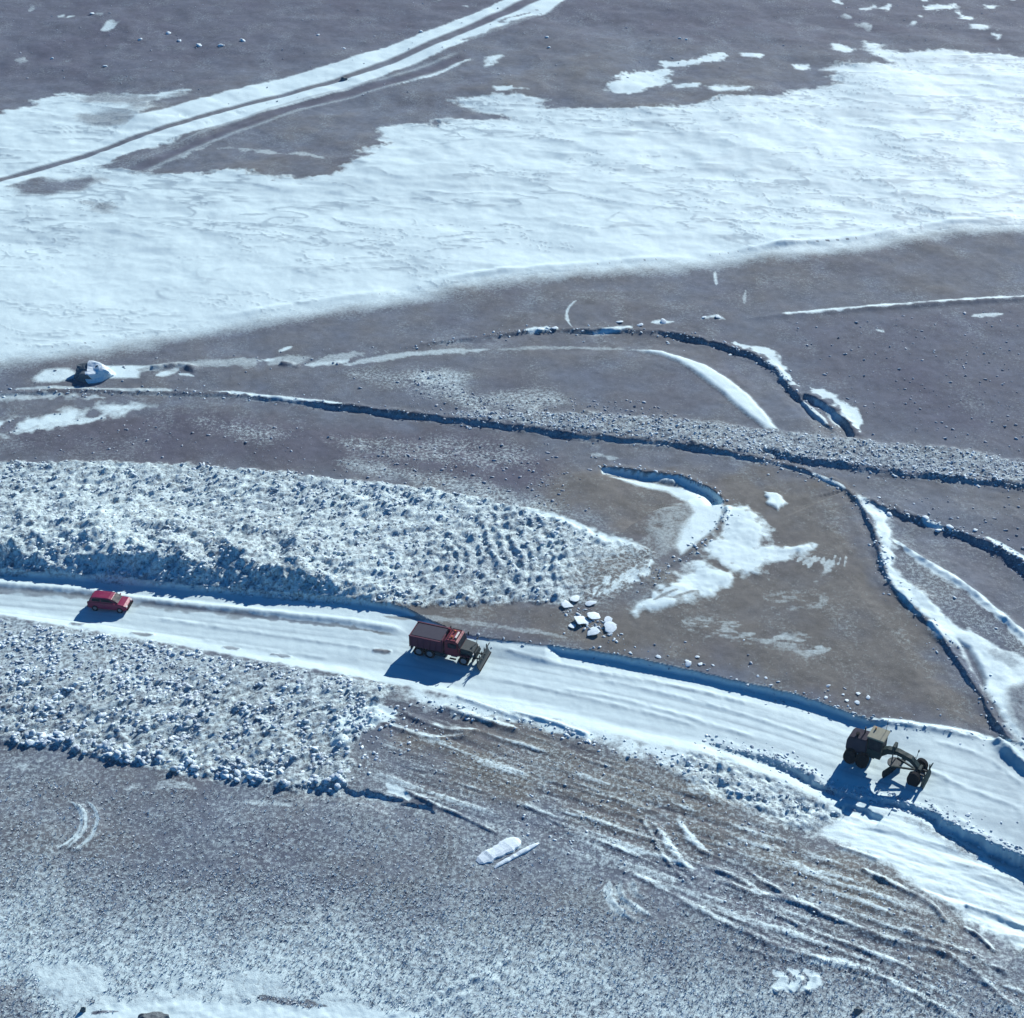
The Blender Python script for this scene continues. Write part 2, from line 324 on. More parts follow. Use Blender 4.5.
idx, a = poly([(705, 556), (730, 576), (715, 588), (694, 599), (674, 602), (634, 612), (637, 601), (654, 588), (672, 588), (681, 570), (690, 557)], soft=1.0, warp=1.3, wn=nC + nB, R=3); put(SNOW, idx, a, 1.05)
idx, a = poly([(765, 490), (776, 492), (788, 502), (778, 509), (768, 502)], soft=.3, warp=.35, wn=nC, R=2); put(SNOW, idx, a, 1.1); H[idx] += .2 * a
stroke([(634, 600), (655, 582), (668, 568)], 2.2, .15, warp=.6)
for q in [((640, 601), (662, 586)), ((650, 603), (680, 590)), ((672, 600), (700, 590))]: stroke([q[0], ((q[0][0] + q[1][0]) / 2, (q[0][1] + q[1][1]) / 2 - 1), q[1]], .45, .3)
for i in range(9): stroke([(796 + 6 * i, 562 + (i % 3) * 3), (806 + 5 * i, 554 + (i % 2) * 2)], .35, .55, warp=.6)
stroke([(808, 583), (820, 578), (833, 560), (837, 555)], .7, .55, br=.15)
stroke([(675, 626), (729, 628), (780, 640), (830, 650)], 3.2, .45, st=1, soft=.9); stroke([(729, 622), (790, 637), (835, 652)], 1.6, .5, st=1, soft=.9)
stroke([(770, 612), (800, 600), (830, 606)], 3.5, .32, st=1, soft=.9)
idx, a = poly([(650, 535), (664, 512), (682, 503), (694, 510), (680, 545), (660, 556)], soft=2, warp=2, wn=nC + nB, R=3); put(SNOW, idx, a * .6, .55)
stroke([(590, 452), (600, 453), (620, 457)], 1.0, .45)

for P_ in ([(730, 506), (753, 513), (763, 529), (759, 546), (806, 547), (762, 564), (763, 577), (731, 572), (696, 551), (716, 534)], [(705, 556), (730, 576), (694, 599), (634, 612), (654, 588), (690, 557)], [(858, 495), (893, 520), (893, 566), (941, 611), (1024, 659), (1024, 748), (974, 675), (934, 627), (889, 584), (873, 520)]):
    idx, a = poly(P_, soft=.8, warp=.8, R=3); H[idx] += .12 * a * (1 + 3 * nB[idx])

# ---- the road
UP = [(-80, 562), (0, 568), (68, 573), (120, 577), (171, 582), (273, 591), (350, 598), (400, 606), (432, 620), (470, 634), (555, 645), (620, 655), (700, 671), (780, 690), (820, 701), (870, 718), (930, 727), (1015, 741), (1050, 748), (1100, 757)]
LO = [(-80, 608), (0, 616), (82, 630), (154, 641), (222, 654), (300, 668), (350, 676), (420, 690), (500, 707), (570, 723), (640, 742), (700, 752), (759, 775), (800, 790), (850, 806), (900, 812), (947, 828), (985, 848), (1024, 870), (1080, 905)]
PU = smooth_line(pts(UP), 4); PL = smooth_line(pts(LO), 4)
idx = near(np.vstack([PU, PL]), 14)
dU, sU, tU = sdist(PU, idx); dL, sL, tL = sdist(PL, idx)
dU = dU * np.where(sU == 0, 1, sU) + .12 * nB[idx] + .2 * nC[idx] * (X[idx] < at(560, 0)[0] + 999)
dL = -dL * sL + .8 * nB[idx]
xs = [at(x, y)[0] for x, y in [(0, 583), (70, 588), (270, 607), (400, 620), (430, 624), (545, 645), (560, 645), (620, 655), (860, 715), (885, 720), (930, 727)]]
dep = np.interp(X[idx], xs, [.65, .65, .6, .5, .3, .2, .65, .70, .70, .2, .12])
deplo = np.interp(X[idx], xs, [.55, .55, .5, .45, .3, .2, .3, .5, .5, .2, .12])
DEP = np.zeros(N); DEP[idx] = dep
ru = ss(0, .35, dU); rl = ss(-.3, 2.6, dL)
fl = np.interp(X[idx], [xs[0], xs[3], xs[8], xs[10]], [.7, .55, .6, .15]); dep = dep + (fl - dep) * ss(.6, 3.2, dU)
H[idx] = H[idx] * (1 - ru * ss(-3, .2, dL)) - dep * ru * rl
road_a = ss(.05, .3, dU) * ss(-.4, .4, dL + 1.0 * nC[idx])
put(SNOW, idx, road_a, 1.05); put(ROUGH, idx, road_a, .12); put(DUST, idx, road_a, .22)
# a snow face on the cut
wallm = np.exp(-((dU - .36) / .30) ** 2) * np.clip(dep * 2.2 - .4, 0, 1)
put(SNOW, idx, np.clip(wallm * 1.3, 0, 1), 1.0)
RO = np.zeros(N); RO[idx] = (dU > -.05) & (dL > 0)
# soft lengthwise tyre streaks on the packed snow
lenx = X[idx] * math.cos(.22) - Y[idx] * math.sin(.22)
streak = fbm(dU * 1.9 + 50, lenx / 22, 3, 3) - .5; streak2 = fbm(dU * .7 + 9, lenx / 30, 3, 5) - .5
DUST[idx] += road_a * np.clip(.14 + streak * .6 + streak2 * .8, 0, .45)
H[idx] += road_a * .012 * streak * 2
right = ss(at(920, 730)[0], at(990, 740)[0], X[idx])
DUST[idx] += road_a * right * .45 * (1 + nC[idx] * 2)
Z = -.7
berm([(-60, 577), (0, 584), (85, 591), (137, 599), (239, 610), (350, 622), (412, 633)], .26, .55, rag=.12, z=-.6, ta=0)
stroke([(-60, 583), (0, 590), (85, 596), (137, 604), (239, 615), (350, 628), (405, 638)], .8, .4, z=-.6, ta=0, A=SNOW, warp=.5)  # grey rut line, with the windrow's shade painted into its tone
berm([(495, 651), (576, 669), (690, 690), (760, 708)], .10, .35, z=Z)
stroke([(504, 652), (576, 669), (690, 690), (780, 712)], .5, .6, z=Z, A=DUST)
for q in [[(560, 690), (640, 705), (760, 740)], [(500, 680), (640, 712), (700, 728)], [(150, 618), (260, 634), (380, 652)], [(200, 640), (260, 650), (330, 660)], [(600, 680), (720, 708), (830, 745)], [(900, 760), (960, 790), (1024, 815)], [(930, 745), (980, 760), (1024, 790)]]:
    stroke(q, .5, .6, z=Z, A=DUST, br=.1); berm(q, .06, .3, z=Z)
for q in [[(70, 625), (85, 626)], [(130, 634), (155, 636)], [(222, 648), (240, 650)], [(270, 655), (292, 658)], [(372, 650), (392, 652)]]: stroke(q, .5, .3, z=-.5, warp=.7); berm(q, .12, .25, z=-.5)
mid_ = [(-60, 592), (0, 598), (111, 610), (300, 634), (450, 656), (600, 684), (750, 720), (880, 762), (1024, 806), (1080, 825)]
PM = smooth_line(pts(mid_, -.6), 5); im = near(PM, 5); dm, sm_, tm = sdist(PM, im); dm = dm * sm_ + .25 * nA[im]
for off in (-1.9, -.95, -.1, .95, 2.6):
    g_ = np.exp(-((dm - off) / .20) ** 2) * (.35 + .9 * fbm(X[im] / 5 + off * 7, Y[im] / 5, 2, 3)); put(DUST, im, np.clip(g_ * .8, 0, 1), .75); H[im] -= .012 * g_
    SNOW[im] -= .22 * g_
# bright plain bank right of the machine
stroke([(868, 716), (900, 724), (960, 732), (1020, 741)], 1.1, 1.15, z=0, warp=.2)
berm([(878, 720), (930, 727), (985, 735)], .2, .5)
berm([(995, 738), (1010, 752), (1024, 765), (1050, 780)], .5, .6)
# windrow and ditch G on the near side of the road
G = [(700, 738), (759, 752), (790, 763), (821, 780), (850, 790), (879, 795), (913, 806), (947, 820), (982, 838), (1024, 858), (1080, 890)]
scarp(G, [.05, .12, .25, .3, .35, .35, .55, .9, 1.15, 1.3], .35, (3.5, 14), z=-.2, lip=.06, tb=0, face=.9, rag=.45)
scarp([(845, 800), (865, 806), (885, 814)], .3, .35, (1.5, 4), z=-.2, rag=.4)
idx, a = poly([(845, 806), (806, 838), (835, 842), (893, 864), (934, 897), (954, 910), (982, 931), (1024, 945), (1080, 960), (1090, 900), (1024, 872), (982, 850), (947, 830), (893, 812), (865, 798)], z=-.3, soft=.9, warp=1.0, wn=nB + nC, R=4); put(SNOW, idx, a, 1.02); put(ROUGH, idx, a, .5)
fz = fbm((X * .94 - Y * .34) / 7 + 3, (X * .34 + Y * .94) / 1.3, 4, 2); FZ = a
DUST[idx] += a * ss(.5, .68, fz[idx]) * .55; SNOW[idx] -= a * ss(.56, .7, fz[idx]) * .3; H[idx] += .5 * a * (fz[idx] - .5)
# snow shoulder between road and scraped soil
idx, a = poly([(400, 688), (500, 704), (600, 729), (700, 755), (790, 795), (850, 812), (800, 815), (700, 775), (600, 745), (500, 718), (430, 712)], z=-.2, soft=.8, warp=1.0, wn=nB + nC, R=4); put(SNOW, idx, a, 1.0); put(ROUGH, idx, a, .6)
idx, a = poly([(690, 752), (720, 758), (790, 782), (842, 812), (806, 836), (760, 812), (700, 790), (670, 770)], z=-.1, soft=.8, warp=.8, R=3); put(SNOW, idx, a, .62); put(ROUGH, idx, a, 1.1); H[idx] += .35 * a * nC[idx] * 2

# ---- churned snow bank D (above the road) and E (below it)
Dp = [(-80, 462), (0, 462), (102, 462), (205, 466), (290, 473), (350, 481), (391, 484), (460, 494), (518, 509), (562, 521), (607, 540), (650, 550), (648, 562), (628, 590), (586, 604), (520, 602), (477, 604), (422, 606), (350, 600), (273, 594), (171, 584), (68, 574), (0, 569), (-80, 562)]
idx, a = poly(Dp, soft=.5, warp=.6, wn=nC + nB, R=3)
DM = np.zeros(N); DM[idx] = a
ud = X * .70 + Y * .71; vd = X * .71 - Y * .70
cl = fbm(ud / 1.25, vd / .48, 3, 4); cl2 = fbm(X / 1.5 + 7, Y / 1.6, 2, 6)
put(SNOW, idx, a, .62 + .4 * nA[idx] + .12 * (cl[idx] - .5)); put(ROUGH, idx, a, 1.3); put(DUST, idx, a, .15)
d0, s0, _ = sdist(PU, idx); d0 = -d0 * s0
H[idx] += a * ss(-.2, .5, d0) * (.2 + .75 * (cl[idx] - .5) + .3 * (cl2[idx] - .5)); ff = 1 - ss(at(330, 0)[0] * 0 + at(250, 590)[0], at(430, 610)[0], X[idx])
H[idx] += a * ff * (1.15 + 2.2 * nB[idx]) * ss(.1, 2.3, d0 + nC[idx]) * (1 - ss(4, 16, d0)); DUST[idx] -= .2 * a * (1 - ss(1, 5, d0))
# ripples pushed up by the plough near the tongue
cx, cy = at(470, 560); rr = np.hypot((X[idx] - cx + 5), (Y[idx] - cy) * .6)
rm = a * np.exp(-(((X[idx] - at(490, 565)[0]) / 8) ** 2 + ((Y[idx] - cy) / 9) ** 2))
H[idx] += rm * .13 * np.sin(rr * 4.6 + nB[idx] * 14 + nA[idx] * 10)
DUST[idx] += rm * .1
Ep = [(-80, 606), (0, 616), (82, 630), (154, 642), (222, 655), (300, 668), (350, 677), (400, 687), (380, 705), (372, 730), (352, 745), (352, 775), (340, 795), (308, 789), (222, 782), (137, 765), (51, 748), (0, 741), (-80, 732)]
idx, a = poly(Ep, soft=.5, warp=.5, wn=nC + nB, R=3)
EM = np.zeros(N); EM[idx] = a
put(SNOW, idx, a, .52 + .4 * nA[idx]); put(ROUGH, idx, a, 1.4); put(DUST, idx, a, .25)
H[idx] += a * (.10 + .75 * (cl[idx] - .5) + .4 * (cl2[idx] - .5)) * np.clip(.35 + 1.0 * ss(at(0, 660)[1], at(0, 720)[1], Y[idx] - .0 * X[idx]), 0, 1)
stroke([(335, 735), (350, 722), (372, 716), (400, 712)], 2.4, 1.1, warp=.4); stroke([(330, 745), (352, 738)], 1.5, 1.05)
stroke([(385, 783), (398, 791), (410, 800)], 1.0, 1.05)
scarp([(300, 787), (330, 782), (350, 786), (400, 797), (440, 812)], .2, .3, (.8, 3), lip=.05, rag=.8, face=.3)

# clod band above B
Bp = [(440, 412), (511, 413), (562, 413), (634, 416), (690, 421), (776, 431), (865, 441), (947, 448), (1024, 461), (1090, 470), (1090, 492), (1024, 484), (964, 478), (896, 470), (845, 463), (787, 457), (742, 452), (690, 443), (648, 439), (579, 432), (511, 423), (470, 418)]
idx, a = poly(Bp, soft=1.0, warp=.8, wn=nC + nB, R=3)
BM = np.zeros(N); BM[idx] = a
put(SNOW, idx, a, .34); put(ROUGH, idx, a, 1.2); put(DUST, idx, a, .45)
H[idx] += a * (.4 * (cl[idx] - .5) + .15)
for lst, v in [([(418, 378), (440, 368), (463, 376), (462, 392), (440, 388)], .5), ([(470, 398), (500, 392), (552, 393), (560, 402), (520, 410), (475, 408)], .42), ([(350, 372), (420, 372), (470, 400), (480, 412), (430, 400)], .3), ([(200, 418), (260, 428), (300, 436), (260, 445), (215, 430)], .28), ([(330, 440), (450, 436), (540, 452), (520, 470), (400, 460)], .25), ([(340, 462), (470, 478), (600, 520), (560, 515), (430, 492)], .4)]:
    idx, a = poly(lst, soft=2.0, warp=1.2, R=4); SNOW[idx] += a * (v - .1); ROUGH[idx] += a * .75; H[idx] += a * .25 * (cl[idx] - .5)
# thin bright rim of D on the right
stroke([(518, 508), (562, 520), (607, 539), (648, 550)], 1.6, 1.0, br=.15); stroke([(585, 528), (620, 545), (649, 558)], 2.2, .95, br=.1, warp=.5)
# soil tongue where the bank ends
idx, a = poly([(585, 568), (620, 552), (655, 556), (640, 592), (600, 610), (560, 606), (575, 590)], soft=2.2, warp=2.2); H[idx] *= 1 - .7 * a; put(SNOW, idx, a * .9, .22); put(BROWN, idx, a, .9)
for i in range(14):
    x0 = 590 + 4 * i + RNG.random() * 3; y0 = 600 - 1.6 * i; stroke([(x0, y0), (x0 + 9, y0 - 14 - RNG.random() * 8)], .45, .9, warp=.7)
for k in range(5): stroke([(380 + 25 * k, 612 + 3 * k), (420 + 25 * k, 616 + 3 * k), (470 + 25 * k, 622 + 4 * k)], .6, .35, br=.1)

# ---- scraped ground below the road, right
def furrow(lst, wd=.5, h=.25, s=1.0, br=.15, off=2.0, **k):
    berm(lst, h * .42, wd * .42, rag=.3); stroke([(x, y - off) for x, y in lst], wd * .7, s * .78, br=br, warp=.35, soft=.4)
for lst, wd, h, s in [
    ([(674, 898), (742, 931), (800, 955), (862, 970), (886, 981), (930, 1003), (965, 1024), (990, 1045)], .8, .35, .9),
    ([(620, 868), (674, 895), (715, 915)], .7, .22, .8),
    ([(715, 875), (749, 892), (790, 900), (828, 916), (879, 937), (900, 943), (940, 952), (968, 968), (1000, 995), (1022, 1020)], .8, .35, .8),
    ([(560, 806), (600, 822), (660, 842), (690, 858)], .5, .15, .65), ([(560, 828), (620, 850), (690, 880)], .5, .15, .65), ([(520, 802), (570, 828), (640, 856)], .4, .12, .5),
    ([(677, 820), (690, 838), (703, 850), (712, 856)], .9, .3, 1.1), ([(653, 822), (668, 845), (685, 866), (700, 880)], 1.1, .35, 1.1), ([(640, 815), (652, 835), (668, 862), (690, 884)], .5, .2, .6),
    ([(715, 868), (740, 880), (760, 892)], .7, .3, .7), ([(746, 870), (765, 882), (783, 893)], .6, .4, .6),
    ([(835, 844), (860, 852), (879, 860)], .6, .35, .9), ([(859, 868), (893, 884), (930, 901), (947, 923)], .7, .5, .9),
    ([(964, 900), (995, 908), (1030, 920)], .6, .4, 1.0), ([(964, 924), (980, 934), (996, 950)], .5, .5, .9), ([(900, 928), (935, 942), (975, 955), (1010, 975)], .8, .35, .9),
    ([(760, 905), (810, 930), (860, 950), (900, 968)], .5, .22, .55), ([(700, 905), (760, 930), (830, 965)], .45, .15, .5), ([(840, 940), (900, 965), (950, 992)], .45, .18, .5),
    ([(735, 945), (780, 958), (800, 956)], .6, .2, .8), ([(845, 975), (890, 990), (930, 1012)], .5, .15, .7),
    ([(440, 706), (470, 716), (520, 732)], .9, .45, .9), ([(455, 695), (490, 708), (530, 722)], .7, .35, 1.0), ([(400, 712), (440, 728), (480, 732)], .8, .3, .9), ([(510, 712), (550, 722), (590, 736)], .7, .5, 1.0), ([(380, 722), (430, 738), (470, 735)], .6, .25, .8),
    ([(402, 790), (430, 803), (460, 815), (500, 835)], .45, .3, .7), ([(540, 778), (600, 795), (660, 812)], .4, .12, .55)]:
    furrow(lst, wd, h, s)
idx, a = poly([(600, 850), (700, 880), (790, 905), (870, 945), (960, 1005), (900, 1000), (800, 950), (700, 905)], soft=3, warp=1.5); put(DARK, idx, a, .35); ROUGH[idx] += .3 * a
gr = fbm((X * .90 - Y * .43) / 6 + 3, (X * .43 + Y * .90) / .7, 4, 7)
idx, a = poly([(380, 700), (600, 745), (800, 835), (950, 925), (1040, 1000), (960, 1010), (800, 955), (600, 860), (380, 790)], soft=2, warp=1); H[idx] += a * .28 * (gr[idx] - .5); SNOW[idx] += a * ss(.60, .74, gr[idx]) * .5; ROUGH[idx] += .25 * a; DARK[idx] += a * .35 * ss(.45, .3, gr[idx])
for cx0 in (792, 776, 808): stroke([(cx0 - 8, 992), (cx0 + 4, 985), (cx0 + 6, 976), (cx0 - 6, 968)], 1.1, 1.1, warp=.25); berm([(cx0 - 2, 992), (cx0 + 9, 985), (cx0 + 9, 976)], .15, .3)
stroke([(790, 966), (830, 962), (860, 970)], .8, .8, br=.15)
for k, q in enumerate([[(610, 880), (608, 897), (618, 910), (632, 922)], [(622, 878), (620, 895), (635, 908), (652, 916)], [(632, 878), (634, 892), (645, 900)]]): stroke(q, .55, .75 - .1 * k, warp=.3); berm([(x + 3, y) for x, y in q], .12, .3)
for q in [[(70, 800), (80, 812), (81, 825), (74, 838), (56, 849)], [(86, 800), (95, 810), (97, 822), (90, 838), (72, 852)], [(77, 802), (86, 818), (82, 834), (66, 850)]]: stroke(q, .28, .8, warp=.2, soft=.3); berm([(x + 2.5, y + 1) for x, y in q], .10, .22, rag=.2)
for q in [[(384, 1014), (430, 995), (470, 978), (500, 962), (514, 955)], [(400, 1022), (445, 1000), (480, 984), (512, 965)]]: stroke(q, .7, .85, warp=.3, br=.18); berm([(x + 2, y + 3) for x, y in q], .12, .3)
stroke([(230, 800), (262, 802), (295, 805)], .6, .55, br=.1); stroke([(0, 765), (40, 768), (75, 775)], .8, .5, br=.1); stroke([(120, 790), (170, 785), (200, 790)], .8, .45, br=.1)

# micro relief everywhere
H += .03 * nC * 2
H[DM > .5] -= 0
SNOW = np.clip(SNOW, -.2, 1.25); DUST = np.clip(DUST, 0, 1); BROWN = np.clip(BROWN, 0, 1); DARK = np.clip(DARK, 0, 1); ROUGH = np.clip(ROUGH, 0, 1.3)
# fade relief to nothing far away
H *= 1 - ss(700, 1500, np.hypot(X, Y))

def height(x, y):
    j = np.searchsorted(-Y.reshape(NR, NC)[:, 0], -y) ; j = min(max(j, 1), NR - 1)
    Yc = Y.reshape(NR, NC)[:, 0]; j = j if abs(Yc[j] - y) < abs(Yc[j - 1] - y) else j - 1
    r = X.reshape(NR, NC)[j]; i = int(np.argmin(np.abs(r - x))); return float(H.reshape(NR, NC)[j, i])
Yc_ = Y.reshape(NR, NC)[:, 0]; sgn = np.argsort(Yc_); Ys = Yc_[sgn]
def grid_lookup(x, y, A):
    j = sgn[np.clip(np.searchsorted(Ys, y), 0, NR - 1)]
    u = x / T_[j] * FPX + 512; i = np.clip(np.searchsorted(cols, u), 0, NC - 1)
    return A.reshape(NR, NC)[j, i]

# ------------------------------------------------------------------ materials
def newmat(name):
    m = bpy.data.materials.new(name); m.use_nodes = True; n = m.node_tree; b = n.nodes['Principled BSDF']; return m, n, b
def nd(n, t, **k):
    o = n.nodes.new(t)
    for a, v in k.items():
        if isinstance(a, str) and a.startswith('i_'): o.inputs[int(a[2:]) if a[2:].isdigit() else a[2:]].default_value = v
        else: setattr(o, a, v)
    return o
def mth(n, op, a, b=None, clamp=False):
    o = n.nodes.new('ShaderNodeMath'); o.operation = op; o.use_clamp = clamp
    for k, v in ((0, a), (1, b)):
        if v is None: continue
        if isinstance(v, (int, float)): o.inputs[k].default_value = v
        else: n.links.new(v, o.inputs[k])
    return o.outputs[0]
def mixc(n, f, a, b, mode='MIX'):
    o = n.nodes.new('ShaderNodeMix'); o.data_type = 'RGBA'; o.blend_type = mode
    for k, v in ((0, f), (6, a), (7, b)):
        if isinstance(v, (int, float)): o.inputs[k].default_value = v
        elif isinstance(v, tuple): o.inputs[k].default_value = (*v, 1)
        else: n.links.new(v, o.inputs[k])
    return o.outputs[2]
def noise(n, scale, det=4, rough=.6, vec=None, dist=0):
    o = nd(n, 'ShaderNodeTexNoise'); o.inputs['Scale'].default_value = scale; o.inputs['Detail'].default_value = det; o.inputs['Roughness'].default_value = rough; o.inputs['Distortion'].default_value = dist
    if vec is not None: n.links.new(vec, o.inputs['Vector'])
    return o.outputs['Fac']
SNOW_C = (.62, .79, .80); SNOW_D = (.36, .48, .52); SOIL_V = (.120, .147, .184); SOIL_B = (.134, .134, .124); SOIL_K = (.074, .078, .112)

def terrain_mat():
    m, n, b = newmat('snowy_ground'); geo = nd(n, 'ShaderNodeNewGeometry').outputs['Position']
    at_ = lambda s: nd(n, 'ShaderNodeAttribute', attribute_name=s).outputs['Fac']
    sn, du, br, rg, dk = at_('snow'), at_('dust'), at_('brown'), at_('rough'), at_('dark')
    n1 = noise(n, 2.6, 5, .65, geo); n2 = noise(n, 9, 4, .6, geo); n3 = noise(n, .22, 4, .6, geo); n4 = noise(n, 30, 3, .7, geo); n5 = noise(n, .9, 4, .6, geo)
    grain = mth(n, 'ADD', mth(n, 'MULTIPLY', n1, .62), mth(n, 'MULTIPLY', n2, .38))
    g2 = mth(n, 'MULTIPLY', mth(n, 'SUBTRACT', grain, .5), 3.4)
    s1 = mth(n, 'ADD', sn, mth(n, 'MULTIPLY', g2, rg))
    mask = mth(n, 'MULTIPLY', mth(n, 'SUBTRACT', s1, .12), 1.25, True)
    so = mixc(n, br, SOIL_V, SOIL_B); so = mixc(n, mth(n, 'MULTIPLY', dk, .8), so, SOIL_K)
    v = mth(n, 'ADD', -.12, mth(n, 'MULTIPLY', mth(n, 'ADD', mth(n, 'ADD', n2, n5), n3), .75))
    vv = nd(n, 'ShaderNodeCombineXYZ'); [n.links.new(v, vv.inputs[i]) for i in range(3)]
    so = mixc(n, 1.0, so, vv.outputs[0], 'MULTIPLY')
    spk = mth(n, 'MULTIPLY', mth(n, 'SUBTRACT', n4, .60), 4, True); so = mixc(n, mth(n, 'MULTIPLY', spk, .35), so, (.30, .33, .38))
    dd = mth(n, 'ADD', du, mth(n, 'MULTIPLY', mth(n, 'SUBTRACT', n5, .5), .35), True)
    sc = mixc(n, dd, SNOW_C, SNOW_D)
    n.links.new(mixc(n, mask, so, sc), b.inputs['Base Color'])
    n.links.new(mth(n, 'SUBTRACT', .95, mth(n, 'MULTIPLY', mask, .25)), b.inputs['Roughness']); b.inputs['Specular IOR Level'].default_value = .25
    bp = nd(n, 'ShaderNodeBump'); bp.inputs['Strength'].default_value = .55; bp.inputs['Distance'].default_value = .10
    hh = mth(n, 'ADD', mth(n, 'MULTIPLY', grain, .8), mth(n, 'MULTIPLY', n4, .2)); n.links.new(hh, bp.inputs['Height'])
    st = mth(n, 'ADD', .25, mth(n, 'MULTIPLY', rg, .5)); n.links.new(st, bp.inputs['Strength'])
    n.links.new(bp.outputs[0], b.inputs['Normal'])
    return m
def clod_mat(name, white, dirt, lo, hi, sc=3.0):
    m, n, b = newmat(name); geo = nd(n, 'ShaderNodeNewGeometry').outputs['Position']
    g = noise(n, sc, 5, .65, geo); g2 = noise(n, sc * 4, 4, .6, geo); g3 = noise(n, sc * .12, 3, .6, geo)
    f = mth(n, 'MULTIPLY', mth(n, 'SUBTRACT', mth(n, 'ADD', mth(n, 'ADD', mth(n, 'MULTIPLY', g, .5), mth(n, 'MULTIPLY', g2, .25)), mth(n, 'MULTIPLY', g3, .25)), lo), 1 / (hi - lo), True)
    n.links.new(mixc(n, f, white, dirt), b.inputs['Base Color']); b.inputs['Roughness'].default_value = .85; b.inputs['Specular IOR Level'].default_value = .25
    bp = nd(n, 'ShaderNodeBump'); bp.inputs['Strength'].default_value = .6; bp.inputs['Distance'].default_value = .06; n.links.new(g2, bp.inputs['Height']); n.links.new(bp.outputs[0], b.inputs['Normal'])
    return m
def paint(name, col, rough=.4, metal=0, dirt=.35, dcol=(.25, .26, .28), spec=.5):
    m, n, b = newmat(name); geo = nd(n, 'ShaderNodeTexCoord').outputs['Object']
    g = noise(n, 2.2, 6, .7, geo); f = mth(n, 'MULTIPLY', mth(n, 'SUBTRACT', g, .45), 3, True)
    n.links.new(mixc(n, mth(n, 'MULTIPLY', f, dirt), col, dcol), b.inputs['Base Color'])
    n.links.new(mth(n, 'ADD', rough, mth(n, 'MULTIPLY', f, .3)), b.inputs['Roughness']); b.inputs['Metallic'].default_value = metal; b.inputs['Specular IOR Level'].default_value = spec
    return m
M_T = terrain_mat()
M_CL = clod_mat('clod_snow', (.68, .81, .86), (.16, .21, .27), .45, .60, 2.2)
M_SN = clod_mat('clean_snow', (.72, .85, .89), (.42, .52, .58), .45, .75)
M_ROCK = clod_mat('dark_rock', (.07, .09, .10), (.16, .19, .20), .4, .6, 2)
M_STONE = clod_mat('field_stone', (.14, .16, .20), (.50, .58, .64), .38, .58, 5)

# ------------------------------------------------------------------ build the terrain as adjoining pieces of the setting
quad = np.arange(N).reshape(NR, NC)
q = np.stack([quad[:-1, :-1], quad[1:, :-1], quad[1:, 1:], quad[:-1, 1:]], -1).reshape(-1, 4)
reg = np.zeros(N, int)
reg[SF > .5] = 1; reg[TR > .5] = 2; reg[BM > .5] = 5; reg[DM > .5] = 3; reg[EM > .5] = 4; reg[RO > .5] = 6
freg = reg[q[:, 0]]
def mesh_from(name, V, F, nside):
    me = bpy.data.meshes.new(name); me.vertices.add(len(V)); me.vertices.foreach_set('co', np.ascontiguousarray(V, np.float32).ravel())
    me.loops.add(F.size); me.loops.foreach_set('vertex_index', np.ascontiguousarray(F, np.int32).ravel())
    me.polygons.add(len(F)); me.polygons.foreach_set('loop_start', np.arange(0, F.size, nside, dtype=np.int32))
    try: me.polygons.foreach_set('loop_total', np.full(len(F), nside, np.int32))
    except Exception: pass
    me.update(calc_edges=True); return me
def tag(o, label=None, cat=None, group=None, kind=None):
    for k, v in (('label', label), ('category', cat), ('group', group), ('kind', kind)):
        if v: o[k] = v
    return o
V = np.stack([X, Y, H], 1)
for r, (nm, lab, cat) in enumerate([
    ('ground', 'bare grey violet and brown soil speckled with frost', 'ground'),
    ('snowfield', 'broad smooth wind-scoured snowfield across the upper part of the view', 'snowfield'),
    ('far_track', 'straight snow covered track with a dark rut beyond the snowfield', 'track'),
    ('snow_bank', 'rough churned snow bank lying above the white road at left', 'snow bank'),
    ('churned_snow', 'rough churned snow lying below the white road at left', 'snow'),
    ('snow_windrow', 'low band of broken snow along the long dark step in the middle', 'snow'),
    ('road', 'packed white snow road running down to the right', 'road')]):
    f = q[freg == r]; u, inv = np.unique(f, return_inverse=True)
    me = mesh_from(nm, V[u], inv.reshape(-1, 4), 4)
    for an, A in (('snow', SNOW), ('dust', DUST), ('brown', BROWN), ('rough', ROUGH), ('dark', DARK)):
        at_ = me.attributes.new(an, 'FLOAT', 'POINT'); at_.data.foreach_set('value', A[u].astype(np.float32))
    me.polygons.foreach_set('use_smooth', np.ones(len(f), bool)); me.materials.append(M_T)
    o = bpy.data.objects.new(nm, me); C.objects.link(o); tag(o, lab, cat, None, 'structure')

# ------------------------------------------------------------------ thin haze
hz_ = bpy.data.materials.new('haze'); hz_.use_nodes = True; hn = hz_.node_tree; hn.nodes.clear()
hv = hn.nodes.new('ShaderNodeVolumePrincipled'); hv.inputs['Color'].default_value = (.62, .82, 1, 1); hv.inputs['Density'].default_value = .00012; hv.inputs['Anisotropy'].default_value = 0.0
ho_ = hn.nodes.new('ShaderNodeOutputMaterial'); hn.links.new(hv.outputs[0], ho_.inputs['Volume'])
bmh = bmesh.new(); bmesh.ops.create_cube(bmh, size=1); bx0, bx1, by0, by1, bz0, bz1 = X.min() - 50, X.max() + 50, min(Y.min(), 0) - 50, Y.max() + 50, H.min() - 1, CAM_H + 3
for v in bmh.verts: v.co = Vector((bx0 if v.co.x < 0 else bx1, by0 if v.co.y < 0 else by1, bz0 if v.co.z < 0 else bz1))
mh = bpy.data.meshes.new('haze'); bmh.to_mesh(mh); bmh.free(); mh.materials.append(hz_); oh = bpy.data.objects.new('haze', mh); C.objects.link(oh); tag(oh, 'thin pale blue haze over the whole plain', 'haze', None, 'stuff')

